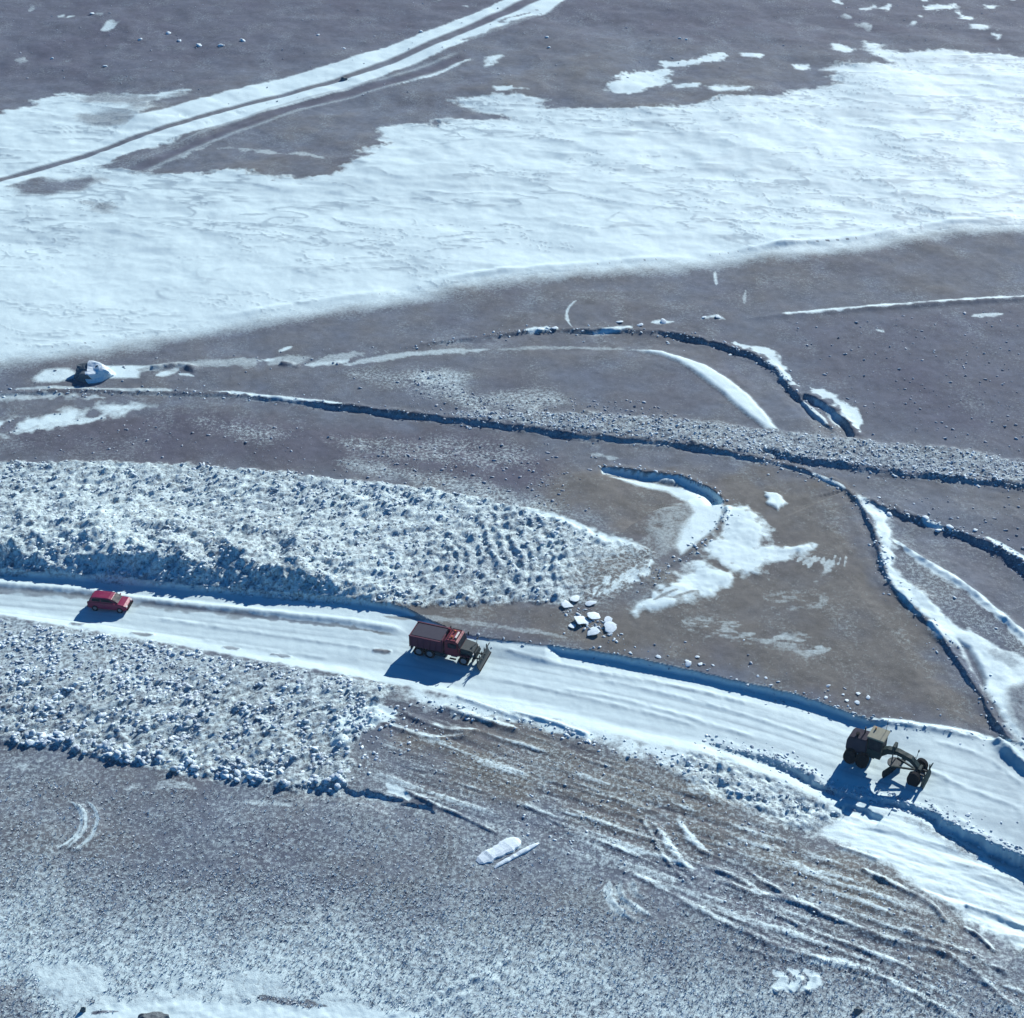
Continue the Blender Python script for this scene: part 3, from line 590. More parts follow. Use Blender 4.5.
# ------------------------------------------------------------------ clods
def lump(sub, seed, jit=.28, flat=.7, angular=True):
    bm = bmesh.new(); bmesh.ops.create_icosphere(bm, subdivisions=sub, radius=1)
    r = random.Random(seed)
    planes = [(Vector((r.gauss(0, 1), r.gauss(0, 1), r.gauss(0, 1))).normalized(), r.uniform(.55, .85)) for _ in range(7)]
    for v in bm.verts:
        v.co *= 1 + r.uniform(-jit, jit) * .5
        for nrm, dd in planes:
            e = v.co.dot(nrm) - dd
            if e > 0 and angular: v.co -= nrm * e * .9
        v.co.z *= flat
    bm.verts.index_update()
    Vv = np.array([v.co[:] for v in bm.verts]); Ff = np.array([[v.index for v in f.verts] for f in bm.faces]); bm.free(); return Vv, Ff
L2 = [lump(2, 10 + i, .45, .6) for i in range(4)] + [lump(1, 50 + i, .5, .55) for i in range(6)]; L1 = [lump(1, 30 + i, .35) for i in range(6)]     # 80 / 20 triangles
def tuft(seed):
    r = random.Random(seed); Vv, Ff = [], []
    for k in range(8):
        a = r.uniform(0, 6.283); l = r.uniform(.5, 1.1); wv = r.uniform(.12, .22); h = r.uniform(.35, .9); c, s_ = math.cos(a), math.sin(a); b = len(Vv)
        Vv += [(-s_ * wv + c * .05, c * wv + s_ * .05, -.3), (s_ * wv + c * .05, -c * wv + s_ * .05, -.3), (c * l, s_ * l, h)]; Ff.append((b, b + 1, b + 2))
    return np.array(Vv), np.array(Ff)
TU = [tuft(i) for i in range(8)]
def sample_in(lst, n, z=0):
    P = pts(lst, z); lo, hi = P.min(0), P.max(0); out = []
    while sum(len(o) for o in out) < n:
        p = lo + RNG.random((n * 2, 2)) * (hi - lo)
        c = np.zeros(len(p), bool); j = len(P) - 1
        for i in range(len(P)):
            m = ((P[i, 1] > p[:, 1]) != (P[j, 1] > p[:, 1])); xx = (P[j, 0] - P[i, 0]) * (p[:, 1] - P[i, 1]) / (P[j, 1] - P[i, 1] + 1e-12) + P[i, 0]
            c ^= m & (p[:, 0] < xx); j = i
        out.append(p[c])
    return np.vstack(out)[:n]
def scatter(name, P, size, mat, shapes, sink=.25, label=None, cat=None, parent=None, stretch=(.9, 2.0), aniso=None):
    VV, FF, off = [], [], 0; hz = grid_lookup(P[:, 0], P[:, 1], H)
    for i in range(len(P)):
        Vv, Ff = shapes[i % len(shapes)]
        a = RNG.random() * 6.283 if aniso is None else aniso + RNG.normal() * .35
        sx = size[i] * RNG.uniform(*stretch) * .5; sy = size[i] * .5 * RNG.uniform(.7, 1.1); sz = size[i] * .5 * RNG.uniform(.5, 1.0)
        v = Vv * (sx, sy, sz); tl = RNG.normal() * .3; c, s = math.cos(tl), math.sin(tl); v = np.stack([v[:, 0] * c + v[:, 2] * s, v[:, 1], -v[:, 0] * s + v[:, 2] * c], 1)
        c, s = math.cos(a), math.sin(a)
        v = np.stack([v[:, 0] * c - v[:, 1] * s + P[i, 0], v[:, 0] * s + v[:, 1] * c + P[i, 1], v[:, 2] + hz[i] + sz * (.7 - sink * 2)], 1)
        VV.append(v); FF.append(Ff + off); off += len(v)
    me = mesh_from(name, np.vstack(VV), np.vstack(FF), 3); me.materials.append(mat)
    o = bpy.data.objects.new(name, me); C.objects.link(o); tag(o, label, cat, None, 'stuff'); return o

HERO = []                                   # (x, y, size, area) for the 300 biggest that stay single things
def clods(lst, n, smin, smax, area, power=2.2, z=0):
    P = sample_in(lst, n, z); s = smin + (smax - smin) * RNG.random(n) ** power
    return P, s
pD, sD = clods(Dp, 8000, .10, .52, 'D', 2.0)
er = ((pD - np.array(at(490, 566))) / (8, 9)); kr = (er[:, 0] ** 2 + er[:, 1] ** 2 < 1) & (RNG.random(len(pD)) < .6); pD, sD = pD[~kr], sD[~kr]
ex = (pD - np.array(at(640, 582))) / (11, 9); ke = (ex[:, 0] ** 2 + ex[:, 1] ** 2) < (.5 + .8 * RNG.random(len(pD))); pD, sD = pD[~ke], sD[~ke]
pE, sE = clods(Ep, 7000, .10, .56, 'E', 2.0)
sE = sE * (.45 + .6 * ss(at(0, 670)[1], at(0, 725)[1] , pE[:, 1] + .30 * pE[:, 0] + 6 * (fbm(pE[:, 0] / 5, pE[:, 1] / 5, 2, 1) - .5)))
# larger lumps towards the low rim of E
rim = sample_in([(-60, 722), (0, 728), (60, 735), (140, 752), (222, 768), (345, 776), (345, 795), (308, 790), (222, 783), (137, 766), (51, 749), (0, 742), (-60, 736)], 420)
pE = np.vstack([pE, rim]); sE = np.r_[sE, .35 + .6 * RNG.random(420) ** 1.4]
def thin(P, s_, t, sc):
    k = fbm(P[:, 0] / sc, P[:, 1] / sc, 3, 4) + .25 * (RNG.random(len(P)) - .5) > t; return P[k], s_[k]
pD, sD = thin(pD, sD, .45, 1.6); pE, sE = thin(pE, sE, .47, 1.6)
ke = grid_lookup(pE[:, 0], pE[:, 1], EM) > .6 + .4 * RNG.random(len(pE)); pE, sE = pE[ke], sE[ke]
CR = []
for ln, n_, z_ in ((UP[9:], 260, 0), (G, 900, -.3), (B1, 700, 0), (B4, 500, 0), (B3, 300, 0), (B2, 260, 0), (A1, 400, 0), (C1, 160, 0), ([(641, 587), (661, 573), (691, 551), (718, 528), (727, 512)], 160, 0), ([(566, 610), (590, 624), (620, 640)], 160, 0)):
    Pn = smooth_line(pts(ln, z_), 8); k_ = RNG.integers(0, len(Pn) - 1, n_); f_ = RNG.random((n_, 1)); CR.append(Pn[k_] * (1 - f_) + Pn[k_ + 1] * f_ + RNG.normal(size=(n_, 2)) * (.7, .8) * (.6 + 1.2 * RNG.random((n_, 1)) ** 3))
CR = np.vstack(CR)
sD = sD * (.65 + .7 * fbm(pD[:, 0] / 4, pD[:, 1] / 4, 3, 6))
pB, sB = clods(Bp, 2600, .10, .42, 'B', 2.2)
pH = np.vstack([sample_in([(420, 695), (600, 735), (700, 758), (780, 790), (840, 812), (800, 822), (700, 780), (560, 740), (430, 712)], 380), sample_in([(330, 700), (420, 700), (440, 730), (400, 760), (345, 790), (350, 740)], 160)])
sH = .10 + .32 * RNG.random(len(pH)) ** 2
def split(P, s, count):
    py = 1 / P[:, 1]; px = s * FPX / (P[:, 1] * cp + CAM_H * sp)
    vis = (np.abs(P[:, 0]) < (P[:, 1] * cp + CAM_H * sp) * .31) & (P[:, 1] < at(0, 20)[1]) & (P[:, 1] > at(0, 1000)[1])
    k = np.argsort(-(px * vis))[:count]; m = np.zeros(len(P), bool); m[k] = True; return m
hero_meshes = []
for i, (Vv, Ff) in enumerate([lump(2, 60 + i, .5, .6) for i in range(8)]):
    me = mesh_from('snow_clod', Vv * .5, Ff, 3); me.materials.append(M_CL); hero_meshes.append(me)
def heroes(P, s, label, group, name='snow_clod', meshes=None, cat='snow clod', sink=.1, sq=(.8, 1.4)):
    hz = grid_lookup(P[:, 0], P[:, 1], H)
    for i in range(len(P)):
        o = bpy.data.objects.new(name, (meshes or hero_meshes)[i % 8]); C.objects.link(o)
        o.location = (P[i, 0], P[i, 1], hz[i] + s[i] * (.25 - sink)); o.scale = (s[i] * RNG.uniform(*sq), s[i] * RNG.uniform(.75, 1.05), s[i] * RNG.uniform(.7, 1.1)); o.rotation_euler = (RNG.normal() * .25, RNG.normal() * .25, RNG.random() * 6.28)
        tag(o, label, cat, group)
for P, s, k, lab, grp, nm, sl2, sc2 in [
    (pD, sD, 130, 'snow clod in the rough bank above the white road', 'snow clods in the bank above the road', 'snow_clods', 'dense mass of small snow clods on the bank above the road', 'snow clods'),
    (pE, sE, 120, 'snow clod in the churned strip below the white road', 'snow clods in the strip below the road', 'snow_clods', 'dense mass of small snow clods below the road at left', 'snow clods'),
    (pB, sB, 10, 'snow clod in the broken band behind the long dark step', 'snow clods in the band behind the step', 'snow_clods', 'small broken snow clods along the long dark step', 'snow clods'),
    (pH, sH, 25, 'snow clod on the shoulder between road and scraped soil', 'snow clods on the near road shoulder', 'snow_clods', 'small snow clods along the near road shoulder', 'snow clods')]:
    m = split(P, s, k); heroes(P[m], s[m], lab, grp)
    scatter(nm, P[~m], s[~m], M_CL, L2, label=sl2, cat=sc2, aniso=.9 if nm == 'snow_clods' else None)
scatter('edge_crumbs', CR, .08 + .34 * RNG.random(len(CR)) ** 3, M_CL, L2, label='crumbs of snow and soil fallen along the cut edges', cat='crumbs')
# stones and frosted tufts
pz = np.vstack([sample_in([(0, 410), (560, 440), (600, 520), (350, 478), (0, 458)], 500), sample_in([(0, 0), (1024, 0), (1024, 45), (520, 90), (340, 150), (200, 95), (0, 90)], 900), sample_in([(780, 320), (1024, 310), (1024, 460), (870, 435)], 500), sample_in([(860, 495), (1024, 495), (1024, 560), (900, 520)], 100), sample_in([(400, 420), (420, 365), (480, 395), (640, 400), (700, 425), (500, 418)], 700),
    sample_in([(560, 600), (980, 720), (860, 700), (600, 645)], 30), sample_in([(330, 440), (600, 455), (560, 510), (400, 480)], 260), sample_in([(0, 366), (400, 345), (400, 400), (0, 390)], 120)])
scatter('field_stones', pz, .10 + .36 * RNG.random(len(pz)) ** 4, M_STONE, L1, label='small frosted stones strewn over the dark soil', cat='stones')
pf = sample_in([(-40, 850), (350, 875), (520, 890), (800, 955), (1060, 1000), (1060, 1045), (-40, 1045)], 15000)
pf = np.vstack([pf, sample_in([(-40, 770), (400, 805), (700, 910), (1000, 1030), (-40, 1040)], 7000)])
sn_ = grid_lookup(pf[:, 0], pf[:, 1], SNOW); pf = pf[sn_ < .95]
scatter('frosted_tufts', pf, .16 + .30 * RNG.random(len(pf)) ** 1.6, clod_mat('frosted_grass', (.14, .165, .19), (.70, .80, .84), .37, .52, 2.5), TU, label='short frosted grass tufts thick over the near ground', cat='grass', stretch=(.8, 1.3))
fh = sample_in([(600, 760), (800, 840), (960, 940), (1024, 1000), (940, 1000), (700, 900), (420, 800), (400, 720)], 900)
scatter('snow_crumbs', fh, .08 + .2 * RNG.random(len(fh)) ** 2.5, M_CL, L1, label='snow crumbs and dirt clumps over the scraped soil', cat='crumbs')

# ------------------------------------------------------------------ single lumps of snow and rock
hm = []
for i in range(8):
    Vv, Ff = lump(2, 90 + i, .6, .7); me = mesh_from('snow_lump', Vv * .5, Ff, 3); me.materials.append(M_SN); hm.append(me)
ORD = ['first', 'second', 'third', 'fourth', 'fifth', 'sixth', 'seventh', 'eighth', 'ninth', 'tenth', 'eleventh', 'twelfth', 'thirteenth', 'fourteenth', 'fifteenth', 'sixteenth', 'seventeenth']
def lumps(lst, label, group, z=0, hgt=.26):
    lst = sorted(lst)
    for i, (px, py, wpx) in enumerate(lst):
        x, y = at(px, py, z); s = (1.0 if hgt < .2 else .8) * wpx / scale_at(py); o = bpy.data.objects.new('snow_lump', hm[(i * 3 + int(px)) % 8]); C.objects.link(o)
        o.location = (x, y, height(x, y) + s * .1); o.scale = (s * 1.15, s * 1.0, s * hgt); o.rotation_euler = (RNG.normal() * .12, RNG.normal() * .12, RNG.random() * 6.28); tag(o, label + ', ' + ('leftmost' if i == 0 else 'rightmost' if i == len(lst) - 1 else ORD[i] + ' from left'), 'snow lump', group)
lumps([(581, 621, 17), (594, 617, 13), (608, 620, 10), (594, 633, 16), (610, 628, 15), (572, 626, 8), (566, 606, 12), (575, 600, 12), (590, 604, 10)], 'flat white snow lump where the bank ends by the road', 'snow lumps beside the end of the bank', hgt=.13)
lumps([(630, 653, 4), (658, 657, 7), (687, 661, 6), (688, 664, 9), (700, 664, 7), (713, 665, 4), (758, 676, 4), (766, 678, 4), (828, 686, 5), (744, 640, 3), (697, 657, 6)], 'small snow lump on brown soil above the blue-shaded cut', 'snow lumps along the cut edge')
lumps([(847, 700, 6), (857, 702, 7), (858, 693, 6), (868, 697, 7), (826, 697, 5), (843, 694, 4)], 'small snow lump clustered behind the dark grader', 'snow lumps behind the grader')
lumps([(925, 519, 9), (938, 529, 8), (950, 528, 10), (975, 530, 7), (914, 503, 3), (955, 598, 5), (996, 628, 4), (884, 592, 3), (890, 513, 8)], 'small snow lump on the right hand step rim', 'snow lumps on the right hand step', hgt=.7)
lumps([(663, 323, 10), (620, 323, 8), (704, 318, 6), (718, 318, 8), (540, 331, 9), (640, 326, 7), (555, 330, 8), (730, 352, 4)], 'small snow chip along the thin dark middle line', 'snow chips along the middle line')
lumps([(140, 39, 6), (168, 32, 7), (179, 40, 6), (199, 46, 7), (221, 48, 7), (105, 66, 5), (52, 57, 5), (92, 15, 6), (243, 43, 7), (318, 36, 4), (344, 48, 4), (421, 31, 5), (547, 38, 5), (549, 48, 5), (680, 39, 4), (686, 40, 4)], 'tiny snow topped clod above the far track', 'snow topped clods on the far slope', hgt=.8)
def boulder(name, px, py, wx, wy, wz, rz, label, seed, cap):
    x, y = at(px, py); root = bpy.data.objects.new(name, None); C.objects.link(root); root.location = (x, y, height(x, y)); root.rotation_euler = (0, 0, rz); tag(root, label, 'boulder')
    bm = bmesh.new(); bmesh.ops.create_icosphere(bm, subdivisions=4, radius=1); r = random.Random(seed)
    pl = [(Vector((r.gauss(0, 1), r.gauss(0, 1), r.gauss(.2, .8))).normalized(), r.uniform(.6, .9)) for _ in range(14)]
    from mathutils import noise as mn
    for v in bm.verts:
        for nrm, dd in pl:
            e = v.co.dot(nrm) - dd
            if e > 0: v.co -= nrm * e * .85
        v.co += v.co * .18 * mn.noise(v.co * 2.2 + Vector((seed, 0, 0))) + v.co * .07 * mn.noise(v.co * 6)
    def out(nm, test, grow, m):
        b2 = bm.copy(); b2.normal_update()
        bmesh.ops.delete(b2, geom=[f for f in b2.faces if not test(f)], context='FACES')
        for v in b2.verts: v.co += v.normal * grow
        for v in b2.verts: v.co = Vector((v.co.x * wx, v.co.y * wy, v.co.z * wz))
        me = bpy.data.meshes.new(nm); b2.to_mesh(me); b2.free(); me.materials.append(m); o = bpy.data.objects.new(nm, me); C.objects.link(o); o.parent = root; return o
    out('rock', lambda f: True, 0, M_ROCK)
    if cap: out('snow_cap', cap, .05, M_SN)
from mathutils import noise as mn0
boulder('boulder', 95, 376, 3.0, 2.0, 1.9, 0, 'dark boulder with snow on its right side at the snowfield rim', 5,
        lambda f: (f.normal.dot(Vector((.75, .05, .65))) + .25 * mn0.noise(f.calc_center_median() * 1.8)) > .12 and f.calc_center_median().x > -.25)
boulder('dark_boulder', 152, 1020, 1.25, .8, .75, .3, 'dark boulder cut off by the bottom edge on white snow', 8, None)
boulder('small_boulder', 83, 1010, .28, .25, .45, .3, 'small dark stone at the left end of the white strip by the bottom', 11, None)
boulder('small_boulder', 858, 1012, .5, .35, .35, .3, 'small dark stone with a white drift near the bottom right', 12, None)
boulder('small_boulder', 344, 79, .9, .7, .6, .3, 'small dark stone in the rut of the far track', 13, None)
# long snow slab with a split
root = bpy.data.objects.new('snow_slab', None); C.objects.link(root); x, y = at(504, 853); root.location = (x, y, height(x, y))
ax, ay = at(476, 862); bx, by = at(520, 838); root.rotation_euler = (0, 0, math.atan2(by - ay, bx - ax)); tag(root, 'long white snow slab split along its length on grey soil', 'snow slab')
def slab(name, l, wd, h, ox, oy, seed):
    bm = bmesh.new(); r = random.Random(seed); n = 14
    ring = []
    for i in range(n + 1):
        t = i / n; wv = wd * (1 - abs(2 * t - 1) ** 5 * .6) * r.uniform(.85, 1.12); zz = h * (1 - abs(2 * t - 1) ** 6 * .7) * r.uniform(.8, 1.15)
        xx = ox + (t - .5) * l; c = oy + r.uniform(-.05, .05)
        ring.append([bm.verts.new((xx, c + a * wv / 2, b * zz)) for a, b in ((-1.1, -.3), (-1, .75), (-.6, 1), (0, 1.08 * r.uniform(.92, 1.05)), (.6, 1), (1, .7), (1.1, -.3))])
    for a, b in zip(ring[:-1], ring[1:]):
        for k in range(6): bm.faces.new((a[k], b[k], b[k + 1], a[k + 1]))
    bm.faces.new(ring[0]); bm.faces.new(ring[-1][::-1]); bmesh.ops.recalc_face_normals(bm, faces=bm.faces)
    me = bpy.data.meshes.new(name); bm.to_mesh(me); bm.free(); me.materials.append(M_SN); o = bpy.data.objects.new(name, me); C.objects.link(o); o.parent = root
slab('slab_half', 4.4, 1.35, .22, -.2, .45, 1); slab('slab_half', 4.7, .4, .16, .7, -.85, 2)

# ------------------------------------------------------------------ vehicles
def vbox(bm, c, s, rot=None, taper_=None, bev=.0):
    t = bmesh.new(); vs = bmesh.ops.create_cube(t, size=1)['verts']
    for v in vs:
        v.co = Vector((v.co.x * s[0], v.co.y * s[1], v.co.z * s[2]))
        if taper_ and v.co.z > 0: v.co.x *= taper_[0]; v.co.y *= taper_[1]
    if bev: bmesh.ops.bevel(t, geom=t.edges[:], offset=bev, segments=2, affect='EDGES')
    t.transform(Matrix.Translation(c) @ (rot.to_4x4() if rot else Matrix()))
    me = bpy.data.meshes.new('tmp'); t.to_mesh(me); t.free(); bm.from_mesh(me); bpy.data.meshes.remove(me)
def vcyl(bm, a, b, r, seg=16, r2=None):
    a = Vector(a); b = Vector(b); d = b - a
    res = bmesh.ops.create_cone(bm, cap_ends=True, segments=seg, radius1=r, radius2=r if r2 is None else r2, depth=d.length)
    M = Matrix.Translation((a + b) / 2) @ d.to_track_quat('Z', 'Y').to_matrix().to_4x4()
    for v in res['verts']: v.co = M @ v.co; v.tag = True
def vprism(bm, prof, y0, y1, y0b=None, y1b=None):
    """side outline (x, z) swept across y; optional narrower width per point"""
    A = [bm.verts.new((x, y0 * (k[0] if k else 1), z)) for x, z, *k in prof]; B = [bm.verts.new((x, y1 * (k[0] if k else 1), z)) for x, z, *k in prof]
    bm.faces.new(A[::-1]); bm.faces.new(B); n = len(A)
    for i in range(n): bm.faces.new((A[i], A[(i + 1) % n], B[(i + 1) % n], B[i]))
    for v in A + B: v.tag = True
    bmesh.ops.recalc_face_normals(bm, faces=bm.faces)
def part(name, build, mat, parent, label=None, smooth=False, bevel=0):
    bm = bmesh.new(); build(bm)
    if bevel:
        bmesh.ops.bevel(bm, geom=[e for e in bm.edges if e.is_manifold and e.calc_face_angle(0) > .5], offset=bevel, segments=2, affect='EDGES')
    me = bpy.data.meshes.new(name); bm.to_mesh(me); bm.free(); me.materials.append(mat)
    if smooth:
        for p in me.polygons: p.use_smooth = True
    o = bpy.data.objects.new(name, me); C.objects.link(o); o.parent = parent
    if label: o['label'] = label
    return o
M_RED = paint('red_paint', (.17, .014, .032), .5, dirt=.4, dcol=(.16, .07, .09), spec=.3); M_CARRED = paint('car_red', (.22, .006, .05), .4, dirt=.2, dcol=(.3, .1, .14))
M_DKRED = paint('old_red_paint', (.10, .018, .04), .6, dirt=.5, dcol=(.07, .06, .09), spec=.3); M_BLACK = paint('black_rubber', (.010, .011, .013), .9, dirt=.25, dcol=(.05, .055, .06), spec=.15)
M_GLASS = paint('dark_glass', (.012, .018, .026), .45, dirt=.15, spec=.08); M_STEEL = paint('dark_steel', (.028, .042, .046), .6, metal=.1, dirt=.4, dcol=(.07, .085, .09), spec=.25)
M_GREEN = paint('dark_green_paint', (.007, .028, .030), .65, dirt=.3, dcol=(.018, .045, .045), spec=.2); M_BEIGE = paint('beige_roof', (.22, .23, .17), .8, dirt=.3)
M_HOOD = paint('greyish_hood', (.040, .036, .052), .7, dirt=.3, dcol=(.07, .065, .085), spec=.08); M_LAMP = paint('lamp_glass', (.7, .7, .65), .15, dirt=.1); M_AMBER = paint('amber_plastic', (.7, .22, .03), .3, dirt=.1); M_TAIL = paint('tail_lamp', (.4, .01, .01), .3, dirt=.1)
M_RIM = paint('wheel_rim', (.28, .28, .29), .5, metal=.4, dirt=.6)
def root_at(name, px, py, z, rz, label, cat):
    x, y = at(px, py, z); o = bpy.data.objects.new(name, None); C.objects.link(o)
    hs = [height(x + dx, y + dy) for dx in (-2, -1, 0, 1, 2) for dy in (-1, 0, 1)]
    o.location = (x, y, float(np.mean(hs)) + .03); o.rotation_euler = (0, 0, rz); tag(o, label, cat); return o
def wheel(parent, x, y, r, wd, rim=M_RIM):
    s = 1 if y > 0 else -1
    t = part('wheel', lambda bm: vcyl(bm, (x, y - wd / 2, r), (x, y + wd / 2, r), r, 22), M_BLACK, parent, bevel=.04)
    part('rim', lambda bm: (vcyl(bm, (x, y + s * wd * .5, r), (x, y + s * (wd * .5 + .02), r), r * .58, 16), vcyl(bm, (x, y + s * wd * .5, r), (x, y + s * (wd * .5 + .06), r), r * .2, 10)), rim, t)

# --- red car
car = root_at('red_car', 111, 608, -.75, math.radians(-9), 'small red car driving along the white road at left', 'car')
def car_body(bm):
    prof = [(-2.08, .35), (-2.12, .75), (-2.02, 1.0), (-1.0, 1.06), (1.05, .98), (1.75, .88), (2.06, .72), (2.1, .38), (1.75, .26), (-1.85, .26)]
    vprism(bm, [(x, z, .94 if z > .95 else 1) for x, z in prof], -.86, .86)
part('body', car_body, M_CARRED, car, bevel=.06)
def cabin(bm): vprism(bm, [(-1.95, 1.02, 1), (-1.72, 1.44, .84), (-1.2, 1.52, .82), (.15, 1.5, .82), (.45, 1.42, .85), (1.12, .99, 1)], -.78, .78)
part('cabin', cabin, M_CARRED, car, bevel=.05)
for s in (-1, 1):
    part('window', lambda bm: vprism(bm, [(-.62, 1.10), (-.60, 1.40), (.28, 1.38), (.78, 1.10)], s * .70 - .02 + (.045 if s > 0 else -.045), s * .70 + .02 + (.045 if s > 0 else -.045)), M_GLASS, car)
    part('window', lambda bm: vprism(bm, [(-1.62, 1.12), (-1.50, 1.38), (-.72, 1.40), (-.70, 1.10)], s * .745 - .02, s * .745 + .02), M_GLASS, car)
    part('headlight', lambda bm: vbox(bm, (2.0, s * .62, .70), (.16, .34, .16), bev=.03), M_LAMP, car)
    part('tail_light', lambda bm: vbox(bm, (-2.08, s * .70, .85), (.08, .2, .26), bev=.02), M_TAIL, car)
    part('door_mirror', lambda bm: vbox(bm, (.82, s * .95, 1.05), (.14, .18, .13), bev=.03), M_CARRED, car)
    part('door_handle', lambda bm: vbox(bm, (-.25, s * .875, .88), (.18, .03, .03)), M_STEEL, car)
    for x in (-1.32, 1.33): wheel(car, x, s * .78, .32, .2)
rt = Matrix.Rotation(math.radians(33), 3, 'Y')
part('windscreen', lambda bm: vbox(bm, (.83, 0, 1.235), (.74, 1.28, .02), rot=Matrix.Rotation(math.radians(33), 3, 'Y')), M_GLASS, car)
part('rear_window', lambda bm: vbox(bm, (-1.86, 0, 1.25), (.02, 1.2, .32), rot=Matrix.Rotation(math.radians(28), 3, 'Y')), M_GLASS, car)
part('bumper', lambda bm: vbox(bm, (2.1, 0, .42), (.16, 1.6, .24), bev=.04), M_BLACK, car); part('bumper', lambda bm: vbox(bm, (-2.12, 0, .42), (.14, 1.6, .24), bev=.04), M_BLACK, car)
part('grille', lambda bm: vbox(bm, (2.10, 0, .66), (.05, .8, .12)), M_BLACK, car)

# --- red plough truck
tr = root_at('plough_truck', 448, 654, -.45, math.radians(-19), 'red snow plough truck with dark box body and raised dark blade', 'truck')
part('chassis', lambda bm: (vbox(bm, (-.3, .42, .85), (7.2, .14, .26)), vbox(bm, (-.3, -.42, .85), (7.2, .14, .26)), vbox(bm, (-3.7, 0, .8), (.2, 2.2, .3)), vbox(bm, (2.2, 0, .75), (.2, 1.0, .25))), M_STEEL, tr)
body = part('cargo_body', lambda bm: (vbox(bm, (-2.0, 1.2, 1.85), (3.7, .08, 1.35)), vbox(bm, (-2.0, -1.2, 1.85), (3.7, .08, 1.35)), vbox(bm, (-3.83, 0, 1.85), (.08, 2.48, 1.35)), vbox(bm, (-.15, 0, 2.0), (.10, 2.48, 1.7)), vbox(bm, (-2.0, 0, 1.2), (3.7, 2.4, .1))), M_DKRED, tr, label='dull red box body')
for i in range(6):
    for s in (-1, 1): part('side_rib', lambda bm: vbox(bm, (-3.7 + i * .69, s * 1.28, 1.85), (.09, .08, 1.3)), M_DKRED, body)
for s in (-1, 1): part('top_rail', lambda bm: vbox(bm, (-2.0, s * 1.24, 2.56), (3.75, .14, .1)), M_DKRED, body)
part('cargo', lambda bm: vbox(bm, (-2.0, 0, 1.92), (3.6, 2.36, 1.34), taper_=(.97, .96), bev=.1), paint('dark_grit', (.035, .035, .055), .9, dirt=.6, dcol=(.09, .09, .11)), tr)
def truck_cab(bm): vprism(bm, [(.05, 1.0), (.05, 2.75, .94), (.3, 2.85, .92), (1.25, 2.85, .92), (1.5, 2.7, .94), (1.72, 1.95), (1.78, 1.0)], -1.2, 1.2)
part('cab', truck_cab, M_RED, tr, bevel=.06)
part('windscreen', lambda bm: vbox(bm, (1.645, 0, 2.32), (.03, 2.0, .72), rot=Matrix.Rotation(math.radians(-16), 3, 'Y')), M_GLASS, tr)
for s in (-1, 1):
    d = part('door', lambda bm: vbox(bm, (.95, s * 1.215, 1.65), (1.15, .04, 1.3), bev=.015), M_RED, tr)
    part('window', lambda bm: vbox(bm, (.95, s * 1.215, 2.28), (.95, .05, .55), bev=.01), M_GLASS, d)
    part('handle', lambda bm: vbox(bm, (.5, s * 1.25, 1.75), (.18, .04, .05)), M_STEEL, d)
    part('mirror', lambda bm: (vcyl(bm, (1.6, s * 1.15, 2.3), (1.75, s * 1.5, 2.35), .025, 8), vbox(bm, (1.77, s * 1.52, 2.15), (.08, .2, .45), bev=.02)), M_BLACK, tr)
    part('headlight', lambda bm: vbox(bm, (3.16, s * .8, 1.35), (.1, .3, .25), bev=.03), M_LAMP, tr)
    part('mudguard', lambda bm: vbox(bm, (2.2, s * 1.02, 1.22), (1.35, .5, .12), bev=.05), M_RED, tr)
    part('work_lamp', lambda bm: (vcyl(bm, (3.0, s * .7, 1.8), (3.0, s * .8, 2.35), .03, 8), vbox(bm, (3.05, s * .8, 2.42), (.14, .26, .2), bev=.03)), M_STEEL, tr)
    wheel(tr, 2.2, s * 1.02, .56, .34)
    for x in (-1.6, -2.85): wheel(tr, x, s * .98, .56, .46)
    part('rear_light', lambda bm: vbox(bm, (-3.9, s * .95, 1.0), (.08, .3, .16)), M_TAIL, tr)
part('bonnet', lambda bm: vprism(bm, [(1.75, 1.0), (1.75, 1.95), (2.95, 1.78, .94), (3.12, 1.6, .94), (3.14, 1.0)], -.92, .92), M_STEEL, tr, label='dark grey bonnet', bevel=.06)
part('grille', lambda bm: [vbox(bm, (3.15, 0, 1.12 + .1 * k), (.05, 1.1, .05)) for k in range(5)], M_BLACK, tr)
part('bumper', lambda bm: vbox(bm, (3.2, 0, .78), (.22, 2.3, .32), bev=.04), M_STEEL, tr)
part('exhaust', lambda bm: vcyl(bm, (-.02, 1.0, 1.2), (-.02, 1.0, 3.1), .08, 10), M_STEEL, tr)
part('beacon', lambda bm: vcyl(bm, (.7, .5, 2.85), (.7, .5, 3.08), .11, 12, .08), M_AMBER, tr); part('beacon', lambda bm: vcyl(bm, (.7, -.5, 2.85), (.7, -.5, 3.08), .11, 12, .08), M_AMBER, tr)
part('light_bar', lambda bm: vbox(bm, (1.1, 0, 2.93), (.2, 1.1, .12), bev=.03), M_LAMP, tr)
part('spare_wheel', lambda bm: vcyl(bm, (-.02, -.6, 2.2), (.02, -.6, 2.2), .48, 18), M_BLACK, tr)
part('air_intake', lambda bm: vbox(bm, (-.02, .6, 2.9), (.25, .3, .5), bev=.04), M_RED, tr)
pl = part('plough_frame', lambda bm: (vbox(bm, (3.65, .45, .7), (.9, .12, .14)), vbox(bm, (3.65, -.45, .7), (.9, .12, .14)), vcyl(bm, (3.2, 0, 1.35), (3.95, 0, .8), .06, 10), vbox(bm, (3.3, 0, 1.1), (.14, 1.3, .9), bev=.03)), M_STEEL, tr)
